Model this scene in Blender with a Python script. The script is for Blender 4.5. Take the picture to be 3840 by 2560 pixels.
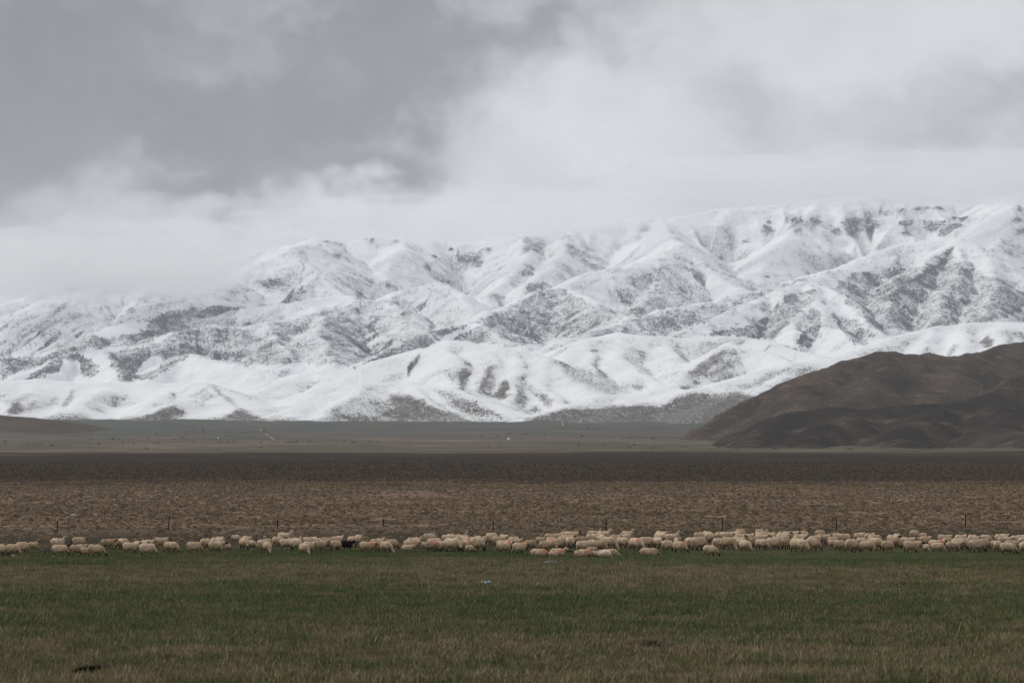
import bpy, bmesh, math, random
import numpy as np
from mathutils import Vector, noise as mnoise

for o in list(bpy.data.objects):
    bpy.data.objects.remove(o, do_unlink=True)
S = bpy.context.scene
COL = S.collection
rad = math.radians
random.seed(7)
RNG = np.random.default_rng(7)

# ------------------------------------------------------------------ camera
LENS = 85.0
K = 36.0 / 3840.0 / LENS            # tangent of one photograph pixel
PITCH = math.atan(320 * K)
EYE = 9.0
cam_d = bpy.data.cameras.new('camera')
cam_d.lens = LENS
cam_d.sensor_width = 36.0
cam_d.clip_start = 0.5
cam_d.clip_end = 60000
cam_d.dof.use_dof = True
cam_d.dof.focus_distance = 420.0
cam_d.dof.aperture_fstop = 2.8
cam = bpy.data.objects.new('camera', cam_d)
cam.location = (0, 0, EYE)
cam.rotation_euler = (rad(90) + PITCH, 0, 0)
COL.objects.link(cam)
S.camera = cam

# ------------------------------------------------------------------ render settings
S.render.engine = 'CYCLES'
S.cycles.use_denoising = True
S.cycles.filter_width = 1.1
S.cycles.max_bounces = 6
S.cycles.diffuse_bounces = 3
S.cycles.volume_bounces = 3
S.cycles.transparent_max_bounces = 8
S.cycles.volume_step_rate = 1.0
S.view_settings.view_transform = 'Standard'
S.view_settings.look = 'None'
S.view_settings.gamma = 1.0
S.view_settings.use_curve_mapping = False
S.view_settings.exposure = 0.30

SUN_ELEV, SUN_AZ = rad(44), rad(-62)     # azimuth from +Y (view direction), clockwise


# ------------------------------------------------------------------ node helper
class NT:
    def __init__(self, tree):
        self.t = tree
        self.t.nodes.clear()

    def n(self, kind, **kw):
        nd = self.t.nodes.new(kind)
        for k, v in kw.items():
            setattr(nd, k, v)
        return nd

    def put(self, sock, val):
        if hasattr(val, 'is_output'):
            self.t.links.new(val, sock)
        elif val is not None:
            if sock.type == 'RGBA' and not isinstance(val, (int, float)) and len(val) == 3:
                val = (*val, 1)
            sock.default_value = val

    def m(self, op, a, b=None, c=None, clamp=False):
        nd = self.n('ShaderNodeMath', operation=op, use_clamp=clamp)
        for s, v in zip(nd.inputs, (a, b, c)):
            if v is not None:
                self.put(s, v)
        return nd.outputs[0]

    def v(self, op, a, b=None):
        nd = self.n('ShaderNodeVectorMath', operation=op)
        self.put(nd.inputs[0], a)
        if b is not None:
            self.put(nd.inputs[1], b)
        return nd.outputs['Value'] if op in ('LENGTH', 'DOT_PRODUCT') else nd.outputs[0]

    def noise(self, vec, scale, detail=4, rough=0.5, distort=0.0, col=False):
        nd = self.n('ShaderNodeTexNoise', noise_dimensions='3D')
        self.put(nd.inputs['Vector'], vec)
        nd.inputs['Scale'].default_value = scale
        nd.inputs['Detail'].default_value = detail
        nd.inputs['Roughness'].default_value = rough
        nd.inputs['Distortion'].default_value = distort
        return nd.outputs['Color' if col else 'Fac']

    def mix(self, f, a, b, blend='MIX'):
        nd = self.n('ShaderNodeMix', data_type='RGBA', blend_type=blend)
        self.put(nd.inputs[0], f)
        self.put(nd.inputs[6], a)
        self.put(nd.inputs[7], b)
        return nd.outputs[2]

    def rng(self, x, a, b, c=0.0, d=1.0, smooth=False):
        nd = self.n('ShaderNodeMapRange', interpolation_type='SMOOTHSTEP' if smooth else 'LINEAR')
        for s, v in zip(nd.inputs, (x, a, b, c, d)):
            self.put(s, v)
        return nd.outputs[0]

    def ramp(self, f, stops, interp='LINEAR'):
        nd = self.n('ShaderNodeValToRGB')
        cr = nd.color_ramp
        cr.interpolation = interp
        while len(cr.elements) < len(stops):
            cr.elements.new(0.5)
        for e, (p, c) in zip(cr.elements, stops):
            e.position = p
            e.color = (*c, 1) if len(c) == 3 else c
        self.put(nd.inputs[0], f)
        return nd.outputs[0]

    def pos(self):
        return self.n('ShaderNodeNewGeometry').outputs['Position']

    def attr(self, name):
        return self.n('ShaderNodeAttribute', attribute_name=name).outputs['Fac']


def material(name):
    m = bpy.data.materials.new(name)
    m.use_nodes = True
    return m, NT(m.node_tree)


def surface(nt, color, rough=0.9, bump=None, bump_d=0.1, spec=0.2):
    b = nt.n('ShaderNodeBsdfPrincipled')
    nt.put(b.inputs['Base Color'], color)
    nt.put(b.inputs['Roughness'], rough)
    b.inputs['Specular IOR Level'].default_value = spec
    if bump is not None:
        bn = nt.n('ShaderNodeBump')
        bn.inputs['Strength'].default_value = 1.0
        bn.inputs['Distance'].default_value = bump_d
        nt.put(bn.inputs['Height'], bump)
        nt.put(b.inputs['Normal'], bn.outputs[0])
    o = nt.n('ShaderNodeOutputMaterial')
    nt.t.links.new(b.outputs[0], o.inputs[0])
    return b


def plain(name, color, rough=0.85, var=0.25, scale=8.0, spec=0.03):
    m, nt = material(name)
    n = nt.noise(nt.n('ShaderNodeTexCoord').outputs['Object'], scale, 5, 0.6)
    c = nt.mix(nt.rng(n, 0.3, 0.7), tuple(x * (1 - var) for x in color), tuple(min(1, x * (1 + var)) for x in color))
    surface(nt, c, rough, n, 0.01, spec)
    return m


# ------------------------------------------------------------------ world: heavy broken overcast
def px_dir(px, py):
    v = (1280 - py) * K
    d = Vector(((px - 1920) * K, math.cos(PITCH) - v * math.sin(PITCH), math.sin(PITCH) + v * math.cos(PITCH)))
    return d.normalized()


W = bpy.data.worlds.new('World')
S.world = W
W.use_nodes = True
wt = NT(W.node_tree)
gdir = wt.n('ShaderNodeTexCoord').outputs['Generated']
wrp = wt.v('SUBTRACT', wt.noise(gdir, 9.0, 2, 0.55, col=True), (0.5, 0.5, 0.5))
wrp2 = wt.v('SUBTRACT', wt.noise(wt.v('MULTIPLY', gdir, (1, 1, 1.3)), 26.0, 3, 0.6, col=True), (0.5, 0.5, 0.5))
d1 = wt.v('ADD', gdir, wt.v('MULTIPLY', wrp, (0.11, 0.11, 0.06)))
d2 = wt.v('ADD', d1, wt.v('MULTIPLY', wrp2, (0.075, 0.075, 0.065)))


def blob(px, py, sx, sy, amp, vec=None):
    c = px_dir(px, py)
    q = wt.v('MULTIPLY', wt.v('SUBTRACT', vec or d2, tuple(c)), (1 / (sx * K), 1 / 0.6, 1 / (sy * K)))
    return wt.m('MULTIPLY', wt.m('EXPONENT', wt.m('MULTIPLY', wt.v('DOT_PRODUCT', q, q), -1.0)), amp)


dens = wt.m('ADD', 0.22, wt.m('MULTIPLY', wt.m('SUBTRACT', wt.noise(wt.v('MULTIPLY', d1, (1, 1, 1.8)), 5.0, 3, 0.5), 0.5), 0.55))
for b in ((-250, 380, 900, 330, 0.62), (950, 480, 620, 230, 0.52), (1560, 350, 440, 280, 0.46),
          (840, 690, 170, 130, 0.42), (260, 640, 260, 120, 0.28), (1350, 650, 260, 70, 0.25),
          (3650, 470, 360, 130, 0.28), (3000, 420, 300, 110, 0.12), (2900, 330, 230, 130, 0.22), (2050, 110, 460, 140, 0.34), (350, 60, 900, 170, 0.20), (2700, 60, 420, 110, 0.15),
          (500, -250, 1500, 420, 0.30),
          (2150, 470, 360, 170, -0.30), (1850, 70, 180, 70, -0.18), (1500, 800, 800, 110, -0.20), (-150, 920, 700, 330, 0.34), (1300, 60, 900, 200, 0.14), (3300, 250, 420, 130, -0.16),
          (700, 610, 90, 70, -0.22), (330, 640, 110, 60, -0.16)):
    dens = wt.m('ADD', dens, blob(*b))
wisp = wt.m('MULTIPLY', wt.m('SUBTRACT', wt.noise(wt.v('MULTIPLY', d2, (1, 1, 1.4)), 20.0, 6, 0.6), 0.5), 0.44)
dens = wt.m('ADD', dens, wisp, clamp=True)
sky_c = wt.ramp(dens, [(0.0, (0.600, 0.610, 0.628)), (0.25, (0.535, 0.545, 0.563)), (0.55, (0.390, 0.398, 0.416)),
                       (0.82, (0.222, 0.229, 0.241)), (1.0, (0.182, 0.188, 0.199))])
nish = wt.n('ShaderNodeTexSky', sky_type='NISHITA')
nish.sun_disc = False
nish.sun_elevation = SUN_ELEV
nish.sun_rotation = SUN_AZ
nish.altitude = 3000
nis_s = wt.v('MULTIPLY', nish.outputs[0], (0.1, 0.1, 0.1))
col = wt.mix(0.96, nis_s, sky_c)
bg = wt.n('ShaderNodeBackground')
wt.put(bg.inputs[0], col)
bg.inputs[1].default_value = 1.0
wo = wt.n('ShaderNodeOutputWorld')
wt.t.links.new(bg.outputs[0], wo.inputs[0])
W.cycles.sampling_method = 'MANUAL'
W.cycles.sample_map_resolution = 512

# ------------------------------------------------------------------ sun, veiled by cloud
sl = bpy.data.lights.new('sun', 'SUN')
sl.energy = 1.5
sl.angle = rad(14)
sl.color = (1.0, 0.96, 0.9)
sun = bpy.data.objects.new('sun', sl)
sd = Vector((math.sin(SUN_AZ) * math.cos(SUN_ELEV), math.cos(SUN_AZ) * math.cos(SUN_ELEV), math.sin(SUN_ELEV)))
sun.rotation_euler = (-sd).to_track_quat('-Z', 'Y').to_euler()
sun.location = sd * 100
COL.objects.link(sun)


# ------------------------------------------------------------------ maths helpers
_prm = np.random.default_rng(11).permutation(4096).astype(np.int32)
_ga = np.random.default_rng(12).random(4096) * 2 * math.pi
_gx = (np.cos(_ga) * 1.4).astype(np.float32)
_gy = (np.sin(_ga) * 1.4).astype(np.float32)


def perlin(x, y, seed=0):
    x = np.asarray(x, dtype=np.float64)
    y = np.asarray(y, dtype=np.float64)
    xf, yf = np.floor(x), np.floor(y)
    xi = (xf.astype(np.int32) + seed * 131) & 4095
    yi = (yf.astype(np.int32) + seed * 57) & 4095
    fx, fy = (x - xf).astype(np.float32), (y - yf).astype(np.float32)
    p0 = _prm[xi]
    p1 = _prm[(xi + 1) & 4095]
    a_ = _prm[(p0 + yi) & 4095]
    b_ = _prm[(p1 + yi) & 4095]
    c_ = _prm[(p0 + yi + 1) & 4095]
    d_ = _prm[(p1 + yi + 1) & 4095]
    u = fx * fx * fx * (fx * (fx * 6 - 15) + 10)
    v = fy * fy * fy * (fy * (fy * 6 - 15) + 10)
    a = _gx[a_] * fx + _gy[a_] * fy
    b = _gx[b_] * (fx - 1) + _gy[b_] * fy
    c = _gx[c_] * fx + _gy[c_] * (fy - 1)
    d = _gx[d_] * (fx - 1) + _gy[d_] * (fy - 1)
    return a + (b - a) * u + (c - a) * v + (a - b - c + d) * u * v


def fbm(x, y, seed=0, octv=4, gain=0.5):
    s, a = 0.0, 1.0
    for i in range(octv):
        s = s + a * perlin(x * 2 ** i, y * 2 ** i, seed + i * 17)
        a *= gain
    return s


def slope_of(py):
    v = (1280 - py) * K
    den = math.cos(PITCH) - v * math.sin(PITCH)
    return (math.sin(PITCH) + v * math.cos(PITCH)) / den, 1 / den


def P3(px, py, Y):
    """Point at forward distance Y that a survey sighting (px, py) from the photographer's stand gives."""
    s, c = slope_of(py)
    return ((px - 1920) * K * c * Y, Y, EYE + s * Y)


def sighting(x, y, z):
    r = (z - EYE) / y
    al = np.arctan(r) - PITCH
    v = np.tan(al)
    c = 1 / (np.cos(PITCH) - v * np.sin(PITCH))
    return 1920 + x / y / c / K, 1280 - v / K


KN = [(2560, 45), (2400, 62), (2250, 88), (2130, 128), (2085, 152), (2060, 167), (2020, 184), (1980, 205), (1900, 300),
      (1808, 600), (1750, 1000), (1690, 1800), (1645, 3000), (1600, 4600), (1575, 5500), (1560, 6200), (1548, 8000)]
KY = np.log(np.array([b for a, b in KN], float))
KS = np.array([slope_of(a)[0] for a, b in KN])


def profile(y):
    y = np.asarray(y, float)
    ly = np.log(np.maximum(y, 45.0))
    # smoothed piecewise profile
    s = sum(w * np.interp(ly + o, KY, KS) for o, w in ((-0.08, .25), (0, .5), (0.08, .25)))
    far = EYE + s * np.maximum(y, 45.0)
    z45 = EYE + (.25 * np.interp(math.log(45) - .08, KY, KS) + .5 * KS[0] + .25 * np.interp(math.log(45) + .08, KY, KS)) * 45
    t = np.clip(y / 45.0, 0, 1)
    near = (EYE - 1.7) * (1 - t) + z45 * t
    return np.where(y < 45, near, far)


def ground_z(x, y):
    x = np.asarray(x, float)
    y = np.asarray(y, float)
    z = profile(y)
    amp = np.interp(y, [0, 40, 120, 150, 190, 300, 700, 2000, 6000], [.03, .12, .10, .09, .09, .10, .5, 1.6, 3.0])
    lam = np.interp(y, [0, 100, 200, 600, 2000, 6000], [9, 14, 20, 20, 20, 20])
    z = z + amp * (fbm(x / 17.0, y / 21.0, 3, 3) * np.interp(y, [0, 200, 330], [1, .8, .0]) + fbm(x / 160.0, y / 240.0, 9, 3) * np.interp(y, [200, 700], [.1, 1]))
    # low red-earth bank out on the steppe
    bx, by, bz = P3(1510, 1862, 400)
    z = z + 1.1 * np.exp(-((x - bx) / 6.5) ** 4 - ((y - by) / 6) ** 2)
    return z


def grid_mesh(name, X, Y, Z):
    nr, nc = X.shape
    co = np.stack([X, Y, Z], -1).reshape(-1, 3).astype(np.float32)
    i = np.arange(nr * nc).reshape(nr, nc)
    q = np.stack([i[:-1, :-1], i[:-1, 1:], i[1:, 1:], i[1:, :-1]], -1).reshape(-1, 4)
    me = bpy.data.meshes.new(name)
    me.vertices.add(len(co))
    me.vertices.foreach_set('co', co.ravel())
    me.loops.add(q.size)
    me.loops.foreach_set('vertex_index', q.ravel().astype(np.int32))
    me.polygons.add(len(q))
    me.polygons.foreach_set('loop_start', np.arange(0, q.size, 4, dtype=np.int32))
    me.polygons.foreach_set('use_smooth', np.ones(len(q), bool))
    me.update(calc_edges=True)
    return me


def add_attr(me, name, arr):
    a = me.attributes.new(name, 'FLOAT', 'POINT')
    a.data.foreach_set('value', np.asarray(arr, np.float32).ravel())


def link(name, data, mat=None, parent=None, loc=None):
    o = bpy.data.objects.new(name, data)
    COL.objects.link(o)
    if mat is not None and data is not None:
        data.materials.append(mat)
    if parent is not None:
        o.parent = parent
    if loc is not None:
        o.location = loc
    return o


def tag(o, label=None, cat=None, group=None, kind=None):
    for k, v in (('label', label), ('category', cat), ('group', group), ('kind', kind)):
        if v:
            o[k] = v
    return o


def mesh_from(name, V, F, smooth=True):
    me = bpy.data.meshes.new(name)
    me.from_pydata([tuple(map(float, v)) for v in V], [], [tuple(map(int, f)) for f in F])
    if smooth:
        me.polygons.foreach_set('use_smooth', np.ones(len(me.polygons), bool))
    me.update()
    return me


# ------------------------------------------------------------------ ground material
def meadow_mix(nt, p):
    """green (0) to dead straw (1) share of the meadow, in metres on the ground"""
    sx = nt.v('MULTIPLY', p, (0.35, 1, 0))
    big = nt.noise(sx, 0.085, 4, 0.55)
    small = nt.m('ADD', nt.m('MULTIPLY', nt.noise(p, 0.33, 3, 0.6), 0.6), nt.m('MULTIPLY', nt.noise(p, 2.2, 3, 0.6), 0.4))
    sep = nt.n('ShaderNodeSeparateXYZ')
    nt.put(sep.inputs[0], p)
    yy = nt.m('ADD', sep.outputs[1], nt.m('MULTIPLY', nt.m('SUBTRACT', nt.noise(sx, 0.05, 2, 0.5), 0.5), 26.0))
    yy = nt.m('SUBTRACT', yy, nt.m('MULTIPLY', sep.outputs[0], 0.10))
    lawn = nt.m('MULTIPLY', nt.m('MAXIMUM', nt.m('ADD', sep.outputs[0], 4.0), 0.0), nt.rng(sep.outputs[1], 120, 138))
    yy = nt.m('ADD', yy, nt.m('MINIMUM', nt.m('MULTIPLY', lawn, 0.7), 17.0))
    yy = nt.m('MINIMUM', yy, nt.m('ADD', 160.0, nt.m('MULTIPLY', nt.m('MAXIMUM', nt.m('SUBTRACT', sep.outputs[1], 160.0), 0.0), 1.0)))
    zone = nt.ramp(nt.rng(yy, 40, 180), [(0.0, (.62,) * 3), (.16, (.60,) * 3), (.26, (.30,) * 3), (.36, (.18,) * 3), (.43, (.55,) * 3), (.60, (.68,) * 3),
                                        (.76, (.38,) * 3), (.84, (.10,) * 3), (.92, (.2,) * 3), (1, (.8,) * 3)])
    f = nt.m('ADD', zone, nt.m('MULTIPLY', nt.m('SUBTRACT', big, 0.5), 1.0))
    return nt.m('ADD', f, nt.m('MULTIPLY', nt.m('SUBTRACT', small, 0.5), 1.7), clamp=True)


gm, nt = material('ground')
p = nt.pos()
sep = nt.n('ShaderNodeSeparateXYZ')
nt.put(sep.inputs[0], p)
gx, gy = sep.outputs[0], sep.outputs[1]
mead = nt.mix(meadow_mix(nt, p), (0.050, 0.058, 0.024), (0.105, 0.080, 0.048))
ly = nt.m('LOGARITHM', nt.m('MAXIMUM', gy, 10.0), 10.0)
wob = nt.m('MULTIPLY', nt.m('SUBTRACT', nt.noise(nt.v('MULTIPLY', p, (0.3, 1, 0)), 0.012, 5, 0.65), 0.5), 0.20)
wob2 = nt.m('MULTIPLY', nt.m('SUBTRACT', nt.noise(nt.v('MULTIPLY', p, (1, 1, 0)), 0.2, 5, 0.7), 0.5), 0.15)
tilt = nt.m('MULTIPLY', nt.m('DIVIDE', gx, nt.m('MAXIMUM', gy, 50.0)), -0.10)
lyw = nt.m('ADD', nt.m('ADD', ly, wob), nt.m('ADD', wob2, tilt))


def L10(y):
    return (math.log10(y) - 2.0) / 2.0


fz = nt.rng(lyw, 2.0, 4.0)
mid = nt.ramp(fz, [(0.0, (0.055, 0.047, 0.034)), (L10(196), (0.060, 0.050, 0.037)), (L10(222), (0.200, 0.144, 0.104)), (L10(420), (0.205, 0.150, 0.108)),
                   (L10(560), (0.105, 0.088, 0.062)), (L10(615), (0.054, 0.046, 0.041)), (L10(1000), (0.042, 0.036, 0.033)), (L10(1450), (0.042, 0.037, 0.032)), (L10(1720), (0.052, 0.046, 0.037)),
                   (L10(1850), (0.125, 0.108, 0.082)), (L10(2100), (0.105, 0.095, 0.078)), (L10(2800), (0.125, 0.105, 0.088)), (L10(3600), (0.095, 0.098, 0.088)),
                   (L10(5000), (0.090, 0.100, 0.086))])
# bare soil patches and streaks
st = nt.v('MULTIPLY', p, (0.8, 1, 0))
bare = nt.rng(nt.noise(nt.v('MULTIPLY', p, (1, 0.8, 0)), 0.16, 7, 0.70), 0.57, 0.70)
bare = nt.m('MULTIPLY', bare, nt.ramp(fz, [(L10(195), (0.1,) * 3), (L10(230), (.85,) * 3), (L10(480), (.85,) * 3), (L10(580), (0.05,) * 3), (1, (0,) * 3)]))
mid = nt.mix(bare, mid, (0.27, 0.195, 0.142))
far_st = nt.rng(nt.noise(st, 0.0055, 7, 0.7), 0.50, 0.62)
far_st = nt.m('MULTIPLY', far_st, nt.ramp(fz, [(L10(1500), (0,) * 3), (L10(1900), (1,) * 3), (L10(3300), (.9,) * 3), (L10(4200), (.15,) * 3)]))
mid = nt.mix(far_st, mid, (0.20, 0.160, 0.125))
far_dk = nt.rng(nt.noise(nt.v('ADD', st, (400, 90, 0)), 0.0045, 7, 0.7), 0.53, 0.62)
far_dk = nt.m('MULTIPLY', far_dk, nt.ramp(fz, [(L10(1800), (0,) * 3), (L10(2200), (.7,) * 3), (1, (.7,) * 3)]))
mid = nt.mix(far_dk, mid, (0.062, 0.064, 0.062))
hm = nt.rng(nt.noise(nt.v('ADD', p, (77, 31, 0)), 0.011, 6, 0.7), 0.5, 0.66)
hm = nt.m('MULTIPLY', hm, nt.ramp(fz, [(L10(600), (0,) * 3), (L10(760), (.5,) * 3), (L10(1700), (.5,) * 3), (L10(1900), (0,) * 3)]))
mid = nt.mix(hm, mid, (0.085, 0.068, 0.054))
# fine mottling everywhere
fine = nt.noise(nt.v('MULTIPLY', p, (1, 1, 0)), 0.5, 6, 0.7)
mid = nt.mix(nt.rng(fine, 0.3, 0.7, 0.0, 0.5), mid, nt.mix(1.0, mid, (0.55, 0.55, 0.5), 'MULTIPLY'))
# reddish bank
b0 = P3(1510, 1862, 400)
bd = nt.v('MULTIPLY', nt.v('SUBTRACT', p, (b0[0], b0[1] - 3, 0)), (1 / 7.5, 1 / 6.5, 0))
bmask = nt.rng(nt.m('ADD', nt.v('DOT_PRODUCT', bd, bd), nt.m('SUBTRACT', fine, 0.5)), 0.7, 1.1, 0.9, 0.0)
mid = nt.mix(bmask, mid, (0.165, 0.110, 0.085))
edge = nt.rng(nt.m('ADD', gy, nt.m('MULTIPLY', nt.m('SUBTRACT', nt.noise(p, 0.2, 4, 0.6), 0.5), 22.0)), 160, 178, smooth=True)
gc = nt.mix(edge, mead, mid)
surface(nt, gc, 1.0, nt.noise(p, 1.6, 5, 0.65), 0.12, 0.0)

ys = np.concatenate([np.arange(-400, 0, 40.0), np.arange(0, 45, 3.0), 45 * 1.0115 ** np.arange(0, 500)])
ys = ys[ys < 13500]
t = np.linspace(-1, 1, 301)
xn = .15 * t + .85 * t ** 3
X = (400 + .85 * np.maximum(ys, 0))[:, None] * xn[None]
Yg = np.repeat(ys[:, None], len(t), 1)
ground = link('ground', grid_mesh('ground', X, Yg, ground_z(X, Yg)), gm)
tag(ground, kind='structure')


# ------------------------------------------------------------------ terrain from ridge skeletons
def ridge_field(X, Y, ridges, base, blend, sharp=0.0):
    """heights from crest polylines: each crest falls off down its flanks, flanks are cut by ribs and gullies"""
    X, Y = X.astype(np.float32), Y.astype(np.float32)
    wx = X + 30 * fbm(X / 330.0, Y / 330.0, 41, 3)
    wy = Y + 30 * fbm(X / 330.0, Y / 330.0, 57, 3)
    H = base.copy()
    NF = np.zeros(H.shape, np.float32)
    for ri, (pts, sl, rr, rib, lam) in enumerate(ridges):
        p3 = np.array([P3(*q) for q in pts])
        top = p3[:, 2].max()
        reach = (top - base.min()) / sl * 1.35 + 120
        lo, hi = p3[:, :2].min(0) - reach, p3[:, :2].max(0) + reach
        m = (X > lo[0]) & (X < hi[0]) & (Y > lo[1]) & (Y < hi[1])
        if not m.any():
            continue
        x, y = wx[m], wy[m]
        best = np.full(x.shape, -1e9, np.float32)
        bd, bs, bz, bside = (np.zeros(x.shape, np.float32) for _ in range(4))
        s0 = 0.0
        for a, b in zip(p3[:-1], p3[1:]):
            dx, dy = b[0] - a[0], b[1] - a[1]
            L = math.hypot(dx, dy) + 1e-6
            rx, ry = x - a[0], y - a[1]
            t = (rx * dx + ry * dy) / (L * L)
            u = np.clip(t, 0, 1)
            over = (t - u) * L
            cr = (rx * dy - ry * dx) / L
            d = np.hypot(cr, over)
            h0 = a[2] + (b[2] - a[2]) * u
            h = h0 - sl * d
            g = np.where(h > best)[0]
            best[g] = h[g]
            bd[g] = d[g]
            bz[g] = h0[g]
            bs[g] = s0 + u[g] * L + .35 * over[g]
            bside[g] = np.sign(cr[g])
            s0 += L
        n = perlin(bs / lam + 3.1 * ri + 7 * bside, bd / (4.0 * lam) + ri, 5) + .5 * perlin(bs / (lam * .42) + ri, bd / (3 * lam) + 9 * bside, 6)
        n = (1 - sharp) * n + sharp * (2.4 * np.abs(n) - .75)
        best = bz - sl * (np.sqrt(bd * bd + rr * rr) - rr) * (1 + rib * n * np.clip(bd / 140, 0, 1))
        Hm = H[m]
        NF[m] = np.where(best > Hm, n * np.clip(bd / 120, 0, 1), NF[m])
        df = np.maximum(blend - np.abs(Hm - best), 0)
        H[m] = np.maximum(Hm, best) + df * df / (4 * blend)
    return H, NF


def in_poly(px, py, poly):
    r = np.zeros(px.shape, bool)
    n = len(poly)
    for i in range(n):
        x0, y0 = poly[i]
        x1, y1 = poly[(i + 1) % n]
        if y0 == y1:
            continue
        c = ((y0 > py) != (y1 > py)) & (px < (x1 - x0) * (py - y0) / (y1 - y0) + x0)
        r ^= c
    return r


def normals(X, Y, Z):
    du = np.stack([np.gradient(X, axis=1), np.gradient(Y, axis=1), np.gradient(Z, axis=1)], -1)
    dv = np.stack([np.gradient(X, axis=0), np.gradient(Y, axis=0), np.gradient(Z, axis=0)], -1)
    n = np.cross(du, dv)
    return n / np.linalg.norm(n, axis=-1, keepdims=True)


def R(sl, rr, rib, lam, *pts):
    return (pts, sl, rr, rib, lam)


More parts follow.
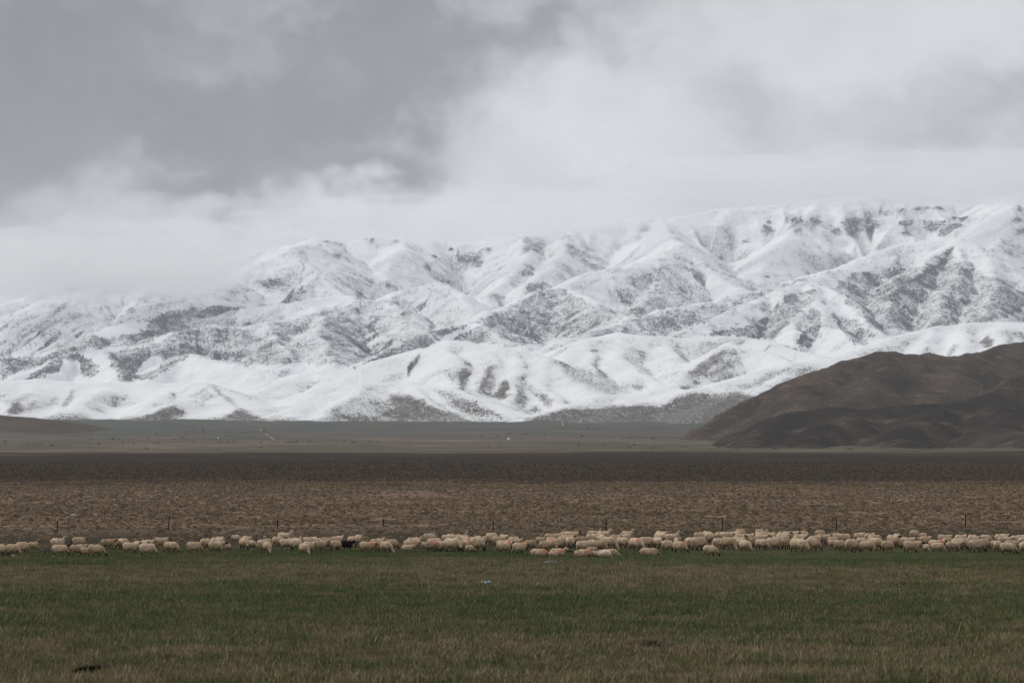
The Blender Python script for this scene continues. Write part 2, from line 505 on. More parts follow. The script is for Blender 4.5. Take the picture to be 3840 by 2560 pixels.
MOUNT = [
    # far skyline
    R(0.63, 32, 0.34, 190, (-300, 1200, 10200), (0, 1150, 10200), (250, 1060, 10400), (600, 990, 10700), (950, 950, 10800), (1182, 895, 10600), (1217, 898, 10600), (1292, 907, 10700),
      (1401, 887, 10700), (1498, 889, 10700), (1573, 907, 10800), (1717, 907, 10900), (1860, 892, 10900), (1969, 884, 10900), (2141, 852, 11000),
      (2348, 823, 11100), (2491, 818, 11100), (2703, 784, 11200), (2852, 774, 11200), (3060, 745, 11200), (3320, 719, 11200), (3560, 726, 11200), (3711, 748, 11100),
      (3822, 732, 10800), (4000, 715, 10700), (4300, 740, 10600)),
    # spurs of the skyline running towards the viewer
    R(0.73, 20, 0.34, 130, (1969, 884, 10900), (1990, 935, 10500), (1930, 1010, 10050), (1850, 1085, 9600), (1790, 1150, 9200)),
    R(0.73, 20, 0.34, 130, (2141, 852, 11000), (2120, 930, 10500), (2060, 1000, 10000), (1990, 1060, 9600)),
    R(0.67, 24, 0.34, 140, (1498, 889, 10700), (1480, 960, 10300), (1430, 1050, 9800)),
    R(0.67, 24, 0.34, 150, (3060, 745, 11200), (3000, 850, 10700), (2900, 950, 10200), (2790, 1050, 9700)),
    R(0.67, 24, 0.34, 150, (3822, 732, 10800), (3790, 830, 10300), (3720, 930, 9800), (3640, 960, 9500)),
    R(0.67, 24, 0.34, 150, (2491, 818, 11100), (2500, 880, 10600), (2547, 917, 9700)),
    # white cone and its shoulders
    R(0.61, 24, 0.18, 160, (600, 1130, 8700), (746, 1095, 8900), (861, 1040, 9150), (970, 985, 9300), (1085, 941, 9400), (1125, 968, 9300), (1200, 1030, 9150), (1286, 1102, 8950), (1360, 1150, 8800)),
    R(0.61, 24, 0.23, 160, (1085, 941, 9400), (1150, 905, 9900), (1200, 898, 10500)),
    # hill A
    R(0.56, 48, 0.34, 110, (760, 1195, 8500), (914, 1160, 8550), (1143, 1128, 8600), (1292, 1113, 8600), (1420, 1127, 8550), (1510, 1172, 8400), (1560, 1205, 8250), (1640, 1262, 8000)),
    # hill B
    R(0.63, 28, 0.32, 110, (1430, 1127, 8950), (1530, 1080, 9050), (1659, 1059, 9050), (1710, 1100, 8900), (1774, 1185, 8600)),
    # ridge C
    R(0.61, 24, 0.28, 120, (1300, 1385, 7150), (1400, 1340, 7280), (1498, 1286, 7450), (1602, 1245, 7650), (1774, 1208, 7950), (1889, 1159, 8250), (2004, 1096, 8550), (2113, 1073, 8700), (2233, 1016, 8950),
      (2348, 993, 9150), (2430, 975, 9300), (2491, 955, 9450), (2547, 917, 9700), (2612, 980, 9500), (2678, 1029, 9350), (2775, 1082, 9150)),
    R(0.67, 20, 0.30, 100, (2113, 1073, 8700), (2150, 1095, 8550), (2233, 1148, 8250), (2348, 1195, 7950), (2420, 1240, 7700)),
    R(0.67, 20, 0.30, 100, (2547, 917, 9700), (2500, 1000, 9350), (2440, 1080, 9000), (2390, 1160, 8600)),
    R(0.67, 20, 0.30, 100, (1774, 1208, 7950), (1850, 1240, 7800), (1960, 1300, 7500)),
    # ridge D and dome E
    R(0.59, 36, 0.25, 120, (2020, 1308, 7350), (2100, 1275, 7450), (2176, 1257, 7550), (2291, 1217, 7750), (2500, 1159, 8050), (2670, 1129, 8250), (2820, 1090, 8450), (2995, 1044, 8650), (3165, 999, 8850), (3288, 947, 9000), (3386, 911, 9100),
      (3503, 888, 9100), (3607, 901, 9000), (3698, 940, 8850), (3776, 1000, 8700), (3860, 1060, 8500), (4000, 1150, 8200)),
    R(0.61, 20, 0.29, 90, (2480, 1285, 7100), (2600, 1225, 7350), (2670, 1194, 7500), (2800, 1140, 7800), (2904, 1096, 8050), (3008, 1051, 8350), (3165, 999, 8850)),
    R(0.67, 16, 0.25, 90, (3008, 1051, 8350), (3106, 1064, 8250), (3165, 1129, 7950), (3223, 1194, 7650), (3301, 1245, 7400)),
    R(0.63, 16, 0.25, 80, (2930, 1090, 8050), (2960, 1170, 7700), (2985, 1240, 7400), (2970, 1295, 7150)),
    R(0.63, 16, 0.25, 80, (3050, 1062, 8250), (3073, 1187, 7650), (3151, 1240, 7350), (3210, 1300, 7050)),
    R(0.67, 16, 0.30, 90, (3574, 905, 9000), (3464, 979, 8700), (3418, 1044, 8400), (3330, 1120, 8050), (3300, 1180, 7800)),
    R(0.67, 16, 0.30, 90, (3607, 901, 9000), (3600, 992, 8650), (3545, 1125, 8050), (3477, 1233, 7500)),
    R(0.67, 16, 0.30, 90, (3698, 940, 8850), (3740, 1080, 8250), (3700, 1180, 7750)),
    # left mountain, half hidden by cloud
    R(0.61, 20, 0.30, 110, (-250, 1380, 8100), (0, 1291, 8350), (57, 1263, 8400), (172, 1199, 8500), (253, 1136, 8600), (304, 1171, 8450), (362, 1208, 8300), (420, 1240, 8150)),
    R(0.61, 24, 0.30, 120, (-200, 1240, 9300), (0, 1188, 9300), (52, 1171, 9300), (143, 1128, 9350), (201, 1108, 9350), (321, 1085, 9400), (480, 1060, 9500), (640, 1050, 9500)),
    R(0.59, 24, 0.30, 110, (0, 1340, 7700), (155, 1337, 7800), (230, 1308, 7900), (402, 1228, 8150), (517, 1194, 8350), (660, 1150, 8550), (746, 1119, 8700), (861, 1050, 9000)),
    R(0.56, 36, 0.32, 100, (440, 1335, 7500), (540, 1291, 7700), (631, 1251, 7850), (746, 1222, 7950), (890, 1226, 7950), (1000, 1212, 8050), (1091, 1192, 8150), (1234, 1148, 8400)),
    R(0.61, 16, 0.30, 80, (1000, 1212, 8050), (1040, 1270, 7800), (1100, 1340, 7500)),
    R(0.61, 16, 0.30, 80, (1190, 1165, 8300), (1190, 1250, 7850), (1215, 1300, 7600), (1260, 1360, 7300)),
    R(0.59, 20, 0.23, 90, (-100, 1440, 6950), (0, 1423, 7000), (115, 1377, 7150), (230, 1335, 7280), (316, 1311, 7350), (402, 1314, 7320), (442, 1377, 7100), (470, 1425, 6900)),
    R(0.49, 32, 0.14, 120, (718, 1329, 7200), (832, 1360, 7000), (960, 1385, 6850)),
    R(0.54, 24, 0.17, 90, (718, 1331, 7200), (640, 1370, 7050), (560, 1420, 6850)),
]

FOOT = [
    R(0.42, 63, 0.23, 103, (-300, 1440, 6100), (0, 1429, 6100), (143, 1423, 6150), (321, 1435, 6150), (517, 1440, 6150), (660, 1441, 6100), (760, 1437, 6050), (800, 1448, 6000), (832, 1475, 5900), (870, 1503, 5800), (915, 1535, 5650), (960, 1562, 5520)),
    R(0.48, 25, 0.21, 92, (143, 1423, 6150), (100, 1480, 5900), (60, 1535, 5650)),
    R(0.48, 25, 0.21, 92, (400, 1437, 6150), (330, 1490, 5880), (260, 1545, 5600)),
    R(0.48, 25, 0.21, 92, (660, 1441, 6100), (600, 1490, 5870), (500, 1550, 5600)),
    R(0.53, 22, 0.21, 69, (720, 1500, 5750), (640, 1510, 5720), (570, 1548, 5560)),
    R(0.42, 46, 0.12, 138, (860, 1535, 5950), (907, 1504, 6100), (1033, 1441, 6350), (1148, 1400, 6500), (1205, 1393, 6520), (1291, 1423, 6380), (1380, 1470, 6150)),
    R(0.42, 39, 0.12, 138, (800, 1556, 5620), (960, 1530, 5700), (1120, 1512, 5780), (1230, 1500, 5850)),
    # central white hill
    R(0.48, 51, 0.23, 97, (1080, 1530, 5750), (1200, 1463, 6000), (1286, 1423, 6100), (1370, 1388, 6150), (1458, 1349, 6200), (1602, 1303, 6280), (1699, 1274, 6300), (1763, 1280, 6280), (1889, 1303, 6200), (2004, 1340, 6100), (2060, 1375, 6000), (2118, 1410, 5900),
      (2180, 1440, 5800), (2233, 1466, 5700), (2290, 1500, 5580)),
    R(0.55, 17, 0.18, 80, (1699, 1276, 6300), (1690, 1360, 6000), (1680, 1400, 5870), (1720, 1450, 5700)),
    R(0.55, 13, 0.18, 80, (1790, 1290, 6250), (1850, 1360, 6000), (1830, 1410, 5850), (1790, 1480, 5640)),
    R(0.55, 13, 0.18, 80, (1889, 1303, 6200), (1950, 1390, 5900), (1930, 1460, 5700), (1890, 1520, 5540)),
    R(0.55, 17, 0.18, 80, (2004, 1340, 6100), (2050, 1440, 5780), (2080, 1530, 5500)),
    # low hill before it
    R(0.48, 25, 0.21, 80, (1080, 1560, 5420), (1200, 1490, 5560), (1372, 1442, 5660), (1430, 1438, 5680), (1521, 1437, 5680), (1640, 1445, 5650), (1717, 1456, 5600), (1803, 1494, 5500), (1860, 1525, 5430), (1930, 1558, 5350)),
    R(0.53, 13, 0.21, 69, (1521, 1437, 5680), (1600, 1500, 5480), (1720, 1560, 5300)),
    R(0.53, 13, 0.21, 69, (1372, 1442, 5660), (1300, 1500, 5460), (1200, 1560, 5290)),
    # dome S
    R(0.48, 51, 0.23, 103, (2040, 1410, 6050), (2090, 1389, 6100), (2118, 1349, 6230), (2176, 1297, 6400), (2250, 1262, 6500), (2319, 1250, 6550), (2434, 1260, 6550), (2540, 1269, 6550), (2722, 1264, 6600), (2813, 1266, 6600), (2904, 1285, 6500), (2995, 1318, 6400), (3080, 1345, 6300)),
    R(0.53, 17, 0.19, 92, (2319, 1250, 6550), (2330, 1330, 6250), (2420, 1410, 5950), (2460, 1450, 5800)),
    R(0.53, 17, 0.19, 92, (2480, 1265, 6550), (2530, 1350, 6200), (2560, 1420, 5900)),
    R(0.53, 17, 0.19, 92, (2230, 1275, 6450), (2210, 1350, 6200), (2250, 1430, 5900)),
    R(0.52, 19, 0.18, 92, (2500, 1440, 5800), (2579, 1396, 5950), (2670, 1330, 6150), (2755, 1288, 6300), (2852, 1324, 6150), (2943, 1357, 6000), (3020, 1390, 5850)),
    # hill U that runs behind the brown hills
    R(0.46, 34, 0.19, 92, (2560, 1470, 5500), (2700, 1425, 5650), (2878, 1379, 5800), (2989, 1357, 5880), (3126, 1344, 5950), (3256, 1305, 6100), (3386, 1252, 6350), (3516, 1227, 6450), (3711, 1207, 6500), (3840, 1207, 6500), (4200, 1190, 6500)),
    R(0.52, 17, 0.21, 80, (3516, 1227, 6450), (3480, 1290, 6200), (3460, 1350, 5950)),
    R(0.52, 17, 0.21, 80, (3640, 1215, 6480), (3620, 1290, 6150), (3590, 1350, 5900)),
    R(0.52, 17, 0.21, 80, (3770, 1207, 6500), (3740, 1280, 6150), (3720, 1340, 5900)),
    R(0.52, 17, 0.21, 80, (2989, 1357, 5880), (2900, 1420, 5650), (2800, 1480, 5420)),
    # lowest hills at the plain's edge
    R(0.40, 34, 0.21, 92, (1960, 1572, 5250), (2015, 1555, 5320), (2118, 1521, 5420), (2204, 1492, 5500), (2279, 1475, 5550), (2405, 1475, 5560), (2500, 1455, 5620), (2540, 1464, 5580), (2670, 1457, 5580), (2755, 1461, 5560), (2900, 1470, 5500), (3100, 1480, 5450)),
    R(0.42, 22, 0.21, 92, (2405, 1475, 5560), (2330, 1530, 5330), (2200, 1572, 5150)),
    R(0.42, 22, 0.21, 92, (2700, 1458, 5580), (2690, 1500, 5380), (2560, 1565, 5150)),
]

BROWN = [
    R(0.80, 12, 0.19, 84, (2590, 1690, 2640), (2660, 1636, 2720), (2740, 1572, 2800), (2833, 1502, 2850), (2930, 1474, 2890), (3008, 1441, 2950), (3093, 1383, 3030), (3190, 1350, 3100), (3321, 1326, 3160)),
    R(0.58, 24, 0.32, 84, (3321, 1326, 3180), (3386, 1321, 3200), (3483, 1334, 3220), (3568, 1342, 3250), (3679, 1321, 3350), (3840, 1292, 3400), (4100, 1270, 3450), (4600, 1280, 3500)),
    R(0.58, 17, 0.32, 72, (3093, 1383, 3060), (3080, 1440, 2850), (3000, 1530, 2600), (2900, 1620, 2350)),
    R(0.58, 21, 0.32, 72, (3321, 1324, 3180), (3330, 1400, 2920), (3250, 1480, 2680)),
    R(0.58, 21, 0.32, 72, (3568, 1342, 3250), (3560, 1420, 2950), (3480, 1490, 2680)),
    R(0.58, 21, 0.32, 72, (2740, 1690, 2050), (2826, 1649, 2130), (2943, 1578, 2230), (3060, 1534, 2290), (3145, 1529, 2300), (3288, 1541, 2280), (3418, 1510, 2350), (3581, 1506, 2380), (3679, 1480, 2430), (3840, 1422, 2500), (4100, 1380, 2550), (4500, 1400, 2600)),
    R(0.58, 17, 0.32, 60, (3145, 1529, 2300), (3120, 1600, 2120), (3050, 1670, 1960)),
    R(0.58, 17, 0.32, 60, (3418, 1510, 2350), (3451, 1584, 2160), (3460, 1600, 2120), (3420, 1680, 1950)),
    R(0.58, 17, 0.32, 60, (3679, 1480, 2430), (3760, 1560, 2200), (3800, 1650, 2010)),
]

LEFT = [R(.22, 90, .12, 90, (-500, 1515, 4300), (-200, 1535, 4200), (0, 1560, 4150), (60, 1570, 4100), (130, 1588, 4000), (190, 1608, 3850))]


def terrain(name, ridges, y0, y1, ny, u0, u1, nu, blend, floor, scrub_fn, mat, amp, lam, sharp=0.0):
    yy = np.linspace(y0, y1, ny)
    uu = np.linspace(u0, u1, nu)
    Y = np.repeat(yy[:, None], nu, 1)
    X = Y * uu[None]
    base = np.repeat(floor(yy)[:, None], nu, 1)
    H, NF = ridge_field(X, Y, ridges, base, blend, sharp)
    up = np.clip((H - base) / 60.0, 0, 1)
    H = H + up * (amp * fbm(X / lam, Y / lam, 77, 5, .52) + .6 * amp * (np.abs(fbm(X / (lam * .5), Y / (lam * .5), 91, 4, .55)) - .35))
    me = grid_mesh(name, X, Y, H)
    n = normals(X, Y, H)
    px, py = sighting(X, Y, H)
    add_attr(me, 'scrub', scrub_fn(X, Y, H, n, px, py, NF))
    o = link(name, me, mat)
    tag(o, kind='structure')
    return o, (X, Y, H)


CRAGS = [
        (1770, 975, 60, 34), (1790, 992, 24, 22), (1735, 968, 24, 12), (1985, 912, 38, 34), (2030, 915, 42, 36), (1975, 935, 22, 14), (1830, 935, 22, 12), (1690, 935, 14, 10), (1625, 965, 22, 14),
        (1600, 1000, 22, 12), (1975, 1022, 36, 18), (2005, 1075, 52, 20), (2120, 888, 30, 18), (1345, 1108, 32, 18), (1455, 1072, 14, 12), (1265, 960, 18, 14), (1675, 1062, 26, 8), (1515, 1180, 20, 14),
        (2385, 1168, 60, 20), (2000, 1235, 20, 14), (2880, 850, 34, 34), (2985, 832, 38, 28), (3055, 830, 40, 20), (2990, 870, 22, 14), (3130, 870, 36, 16), (3180, 872, 30, 24), (3200, 860, 20, 28), (3270, 850, 66, 26),
        (3200, 826, 36, 10), (3160, 838, 22, 10), (3370, 792, 20, 14), (3450, 785, 46, 16), (3515, 780, 34, 10), (3400, 842, 40, 18), (3475, 835, 24, 16), (3520, 840, 40, 20), (3500, 858, 66, 14),
        (3600, 822, 56, 10), (3585, 845, 44, 10), (3395, 882, 30, 18), (3830, 785, 34, 18), (3810, 828, 28, 12), (3822, 870, 28, 12), (3380, 1050, 40, 18), (3345, 1120, 36, 10), (3640, 1010, 20, 16),
        (1030, 1060, 64, 22), (1000, 1068, 30, 16), (2705, 970, 16, 8), (2875, 1038, 18, 8), (2800, 905, 22, 8), (2420, 862, 26, 8), (1385, 900, 30, 8), (1480, 905, 26, 10), (1225, 905, 22, 8)]

# stands of dark scrub seen on the mountain sides: outline by survey sightings, distance band, density
SCRUB = [
    ([(880, 1235), (1143, 1185), (1300, 1140), (1420, 1135), (1535, 1180), (1616, 1241), (1500, 1290), (1340, 1365), (1270, 1375), (1119, 1362), (976, 1366), (890, 1330)], 7000, 9000, .50),
    ([(540, 1295), (631, 1255), (746, 1224), (890, 1230), (1000, 1280), (1119, 1360), (976, 1368), (832, 1352), (718, 1331), (560, 1425), (450, 1432), (400, 1322)], 6700, 8600, .60),
    ([(0, 1290), (253, 1138), (300, 1175), (402, 1228), (230, 1308), (0, 1340)], 7000, 9000, .50),
    ([(0, 1340), (155, 1337), (402, 1230), (660, 1160), (900, 1150), (880, 1225), (746, 1222), (540, 1291), (316, 1311), (115, 1377), (0, 1425)], 6900, 9000, .62),
    ([(350, 1245), (460, 1215), (565, 1205), (540, 1240), (400, 1268)], 6500, 9500, .04),
    ([(565, 1278), (645, 1246), (600, 1288)], 6500, 9500, .04),
    ([(0, 1188), (143, 1128), (253, 1136), (172, 1199), (57, 1263), (0, 1291)], 8000, 10000, .36),
    ([(400, 1225), (520, 1180), (620, 1120), (600, 1190), (450, 1215)], 8000, 10000, .42),
    ([(1430, 1127), (1530, 1082), (1659, 1059), (1710, 1105), (1774, 1188), (1700, 1220), (1619, 1228), (1510, 1176)], 7500, 9200, .42),
    ([(90, 1424), (150, 1385), (230, 1325), (300, 1318), (365, 1365), (362, 1400), (340, 1425), (305, 1412), (298, 1352), (240, 1350), (235, 1382), (150, 1424)], 6700, 7700, .66),
    ([(405, 1325), (440, 1380), (452, 1428), (560, 1425), (640, 1380), (520, 1300)], 6700, 7900, .66),
    ([(500, 1400), (560, 1345), (612, 1335), (600, 1370), (520, 1408)], 6500, 9500, .04),
    ([(1602, 1245), (1774, 1208), (1889, 1159), (2004, 1096), (2113, 1080), (2233, 1148), (2348, 1190), (2200, 1255), (2067, 1280), (1918, 1308), (1850, 1270), (1740, 1240)], 7000, 8900, .56),
    ([(1332, 1375), (1400, 1342), (1498, 1288), (1602, 1247), (1774, 1210), (1880, 1295), (1700, 1278), (1602, 1305), (1450, 1348)], 6900, 8200, .62),
    ([(1600, 1308), (1640, 1278), (1720, 1232), (1790, 1208), (1815, 1212), (1730, 1250), (1650, 1295)], 6500, 9500, .03),
    ([(2300, 1080), (2400, 1040), (2547, 960), (2660, 1060), (2560, 1140), (2480, 1165), (2400, 1175), (2330, 1130)], 7500, 9700, .40),
    ([(2176, 1262), (2291, 1219), (2500, 1161), (2670, 1131), (2995, 1046), (3165, 1001), (3008, 1053), (2904, 1098), (2750, 1162), (2600, 1232), (2540, 1262), (2400, 1275), (2319, 1255)], 6900, 8900, .52),
    ([(2620, 1262), (2700, 1235), (2800, 1225), (2850, 1200), (2960, 1100), (3060, 1085), (3070, 1112), (2990, 1170), (2950, 1220), (2900, 1278), (2820, 1266)], 6800, 8600, .62),
    ([(2980, 1292), (3030, 1210), (3030, 1150), (3070, 1160), (3082, 1230), (3040, 1305)], 6800, 8600, .68),
    ([(3120, 1085), (3190, 1025), (3300, 1010), (3450, 1005), (3574, 921), (3570, 985), (3640, 1005), (3780, 1065), (3860, 1090), (3860, 1160), (3700, 1212), (3480, 1248), (3380, 1240), (3300, 1240), (3223, 1194), (3170, 1130)], 7000, 9100, .56),
    ([(3110, 1165), (3200, 1195), (3300, 1262), (3200, 1292), (3151, 1232)], 6800, 8600, .60),
    ([(3500, 1000), (3574, 921), (3560, 985), (3420, 1060), (3330, 1140), (3300, 1130), (3400, 1050)], 7000, 9200, .72),
]


def scrub_mount(X, Y, H, n, px, py, nf):
    q = px + 13 * fbm(X / 60.0, Y / 60.0, 21, 4) + 7 * fbm(X / 14.0, Y / 14.0, 23, 2)
    w = py + 9 * fbm(X / 60.0, Y / 60.0, 31, 4) + 5 * fbm(X / 14.0, Y / 14.0, 33, 2)
    steep = np.clip((0.93 - n[..., 2]) / .22, 0, 1)
    lee = np.clip(n[..., 0] * 1.8, 0, 1)
    d = .19 + .07 * np.clip((1750 - px) / 500, 0, 1) * (Y < 9300) + .12 * np.clip(nf, -1, 1) + .18 * steep + .20 * lee * steep + .22 * fbm(X / 260.0, Y / 260.0, 15, 3) + .12 * fbm(X / 50.0, Y / 50.0, 18, 2)
    d = np.where(Y > 9500, d * .9, d)
    d = np.where((Y < 7300) & (H < 230), np.minimum(d, .03), d)
    for poly, a, b, v in SCRUB:
        m = in_poly(q, w, poly) & (Y > a) & (Y < b)
        loc = v * 1.12 + (.14 * np.clip(nf, -1, 1) + .16 * fbm(X / 90.0, Y / 90.0, 63, 3) + .18 * (steep - .5) + .18 * (lee - .3) if v > .1 else 0)
        d = np.where(m, loc, d)
    for cx, cy, cw, ch in CRAGS:
        g = np.exp(-((px - cx) / (cw * .8)) ** 2 - ((py - cy) / (ch * 1.1)) ** 2)
        d = np.where(Y > 8000, d + .34 * g, d)
    return np.clip(d, 0, .95)


BARE = [  # snow-free faces of the foothills
    ([(1400, 1555), (1440, 1500), (1500, 1470), (1560, 1480), (1600, 1510), (1540, 1560)], .50), ([(1610, 1450), (1680, 1462), (1760, 1500), (1720, 1510), (1640, 1480)], .46),
    ([(1250, 1545), (1300, 1500), (1380, 1460), (1350, 1510), (1290, 1560)], .40), ([(1960, 1420), (2010, 1450), (2060, 1500), (2020, 1500), (1970, 1460)], .42),
    ([(2330, 1300), (2380, 1330), (2450, 1400), (2400, 1400), (2340, 1340)], .38), ([(2560, 1470), (2680, 1470), (2780, 1475), (2700, 1500), (2580, 1510)], .5),
    ([(0, 1500), (60, 1480), (140, 1470), (110, 1500), (30, 1520)], .40), ([(300, 1520), (380, 1480), (420, 1490), (350, 1530)], .36), ([(700, 1480), (770, 1455), (820, 1490), (760, 1510)], .40),
    ([(920, 1490), (1000, 1455), (1100, 1420), (1060, 1460), (960, 1500)], .30),
    ([(1460, 1480), (1540, 1492), (1620, 1520), (1735, 1566), (1500, 1580), (1420, 1560), (1480, 1530)], .80),
    ([(1690, 1500), (1745, 1492), (1800, 1520), (1905, 1566), (1760, 1556), (1700, 1530)], .62),
    ([(1718, 1402), (1760, 1380), (1748, 1440), (1728, 1470)], .70), ([(1785, 1468), (1830, 1370), (1858, 1368), (1840, 1420), (1800, 1480)], .70),
    ([(1660, 1398), (1700, 1385), (1715, 1440), (1690, 1430)], .5),
    ([(1850, 1480), (1890, 1420), (1915, 1440), (1905, 1495), (1860, 1498)], .74), ([(1930, 1490), (1960, 1440), (1975, 1460), (1950, 1500)], .6),
    ([(2030, 1470), (2080, 1500), (2060, 1530), (2010, 1490)], .55), ([(1970, 1545), (2010, 1520), (2030, 1545)], .7),
    ([(2090, 1390), (2150, 1370), (2300, 1420), (2330, 1470), (2260, 1475), (2160, 1430)], .44), ([(2360, 1440), (2420, 1440), (2400, 1470)], .6),
    ([(2580, 1400), (2640, 1350), (2730, 1295), (2720, 1330), (2640, 1400), (2590, 1420)], .62), ([(2640, 1410), (2740, 1345), (2790, 1345), (2740, 1385), (2670, 1415)], .55),
    ([(2760, 1460), (2900, 1390), (3000, 1355), (2940, 1400), (2820, 1460)], .50),
    ([(20, 1545), (55, 1500), (85, 1520), (100, 1540), (60, 1556)], .7), ([(90, 1545), (130, 1500), (140, 1515), (110, 1545)], .55),
    ([(180, 1500), (215, 1480), (210, 1520)], .45), ([(225, 1525), (275, 1455), (290, 1460), (250, 1525)], .6),
    ([(415, 1475), (440, 1520), (425, 1530)], .7), ([(440, 1515), (480, 1478), (490, 1480), (450, 1512)], .6),
    ([(630, 1470), (665, 1475), (650, 1505)], .6), ([(570, 1505), (600, 1520), (580, 1525)], .6),
    ([(540, 1565), (620, 1525), (660, 1520), (700, 1550), (640, 1560)], .72), ([(150, 1560), (240, 1545), (320, 1550), (260, 1566)], .5),
    ([(780, 1440), (800, 1440), (870, 1500), (910, 1530), (880, 1525), (820, 1480)], .6),
    ([(820, 1570), (900, 1530), (930, 1545), (990, 1570), (900, 1582)], .74), ([(1200, 1560), (1250, 1520), (1310, 1490), (1260, 1545)], .5),
    ([(3460, 1330), (3480, 1290), (3490, 1300), (3470, 1340)], .6), ([(3545, 1345), (3580, 1285), (3590, 1300), (3565, 1345)], .65),
    ([(3670, 1290), (3710, 1250), (3730, 1290), (3700, 1310)], .7), ([(3770, 1290), (3790, 1250), (3800, 1270), (3780, 1300)], .6),
    ([(1960, 1580), (2030, 1555), (2120, 1530), (2200, 1530), (2300, 1510), (2480, 1520), (2560, 1480), (2700, 1490), (2760, 1470), (2900, 1500), (2800, 1600), (1960, 1600)], .78),
    ([(2200, 1530), (2300, 1495), (2400, 1490), (2380, 1515), (2280, 1520)], .25),
]


def scrub_foot(X, Y, H, n, px, py, nf):
    q = px + 8 * fbm(X / 45.0, Y / 45.0, 21, 4)
    w = py + 5 * fbm(X / 45.0, Y / 45.0, 31, 4)
    steep = np.clip((0.965 - n[..., 2]) / .12, 0, 1)
    lee = np.clip(n[..., 0] * 2.2, 0, 1)
    d = .14 + .14 * np.clip(nf, -1, 1) + .42 * steep * lee + .16 * steep + .26 * fbm(X / 150.0, Y / 150.0, 15, 3) + .06 * fbm(X / 25.0, Y / 25.0, 18, 2)
    low = np.clip((14 - (H - profile(Y))) / 16, 0, 1)
    d = d + .75 * low * np.clip(.6 + .8 * fbm(X / 200.0, Y / 200.0, 71, 3), 0, 1)
    soft = 6.0
    for poly, v in BARE:
        pa = np.array(poly)
        acc = np.zeros(q.shape)
        sel = (q > pa[:, 0].min() - 20) & (q < pa[:, 0].max() + 20) & (w > pa[:, 1].min() - 20) & (w < pa[:, 1].max() + 20)
        if not sel.any():
            continue
        a = np.zeros(sel.sum())
        for ox, oy in ((0, 0), (soft, 0), (-soft, 0), (0, soft), (0, -soft), (9, 7), (-9, 7), (9, -7), (-9, -7)):
            a += in_poly(q[sel] + ox, w[sel] + oy, poly)
        acc[sel] = a / 9
        d = d * (1 - acc) + min(.88, v * 1.2) * acc
    return np.clip(d, 0, .92)


def scrub_brown(X, Y, H, n, px, py, nf):
    return np.clip(np.interp(Y, [2300, 2450, 2560], [.12, .20, .74]) - .30 * np.clip(nf, -1, 1) + .6 * fbm(X / 70.0, Y / 110.0, 12, 4) + .25 * np.clip(1 - (H - profile(Y)) / 30, 0, 1), 0, 1)


def snow_material(name, snow, dark, dark2, sc):
    m, nt = material(name)
    p = nt.pos()
    d = nt.attr('scrub')
    a = nt.noise(p, sc, 3, 0.6)
    b = nt.noise(nt.v('ADD', p, (91, 13, 7)), sc * 0.33, 3, 0.55)
    v = nt.m('ADD', nt.m('MULTIPLY', a, 0.72), nt.m('MULTIPLY', b, 0.28))
    thr = nt.rng(d, 0.0, 1.0, 0.69, 0.38)
    f = nt.rng(nt.m('SUBTRACT', v, thr), -0.02, 0.03, smooth=True)
    dk = nt.mix(nt.noise(p, sc * 0.2, 3, 0.6), dark, dark2)
    # thin snow between the shrubs lets the ground show through where cover is dense
    thin = nt.rng(d, 0.2, 0.95, 0.0, 0.30)
    sn = nt.mix(thin, snow, dk)
    sn = nt.mix(nt.rng(nt.noise(p, 0.012, 4, 0.6), 0.35, 0.7, 0.0, 0.10), sn, dk)
    c = nt.mix(f, sn, dk)
    surface(nt, c, 0.9, nt.noise(p, sc * .5, 5, 0.6), 2.5, 0.1)
    return m


m_snow = snow_material('mountain_snow', (0.80, 0.815, 0.84), (0.050, 0.055, 0.068), (0.078, 0.081, 0.092), 0.19)
m_foot = snow_material('foothill_snow', (0.80, 0.815, 0.84), (0.075, 0.067, 0.062), (0.115, 0.098, 0.085), 0.26)

bm_, nt = material('brown_hill_turf')
p = nt.pos()
d = nt.attr('scrub')
n1 = nt.noise(nt.v('MULTIPLY', p, (1, 1, 2.2)), 0.016, 6, 0.66)
n2 = nt.noise(p, 0.3, 5, 0.7)
c = nt.mix(nt.rng(nt.m('ADD', nt.m('MULTIPLY', d, .5), nt.m('MULTIPLY', n1, .5)), .3, .7), (0.038, 0.033, 0.031), (0.108, 0.084, 0.067))
scar = nt.rng(nt.m('ADD', nt.noise(nt.v('MULTIPLY', p, (0.6, 1, 3.0)), 0.035, 6, 0.66), nt.m('MULTIPLY', nt.m('SUBTRACT', d, .5), .05)), 0.545, 0.65)
c = nt.mix(nt.m('MULTIPLY', scar, .8), c, (0.20, 0.145, 0.115))
gully = nt.rng(nt.noise(nt.v('ADD', nt.v('MULTIPLY', p, (1, 1, 1)), (55, 5, 5)), 0.03, 5, 0.6), 0.58, 0.7)
c = nt.mix(nt.m('MULTIPLY', gully, .6), c, (0.034, 0.030, 0.030))
n3 = nt.noise(p, 0.075, 5, 0.7)
c = nt.mix(nt.rng(n3, .42, .66, 0, .55), c, (0.030, 0.027, 0.024))
c = nt.mix(nt.rng(n2, .38, .66, 0, .55), c, (0.034, 0.031, 0.026))
surface(nt, c, 1.0, n2, 2.5, 0.0)

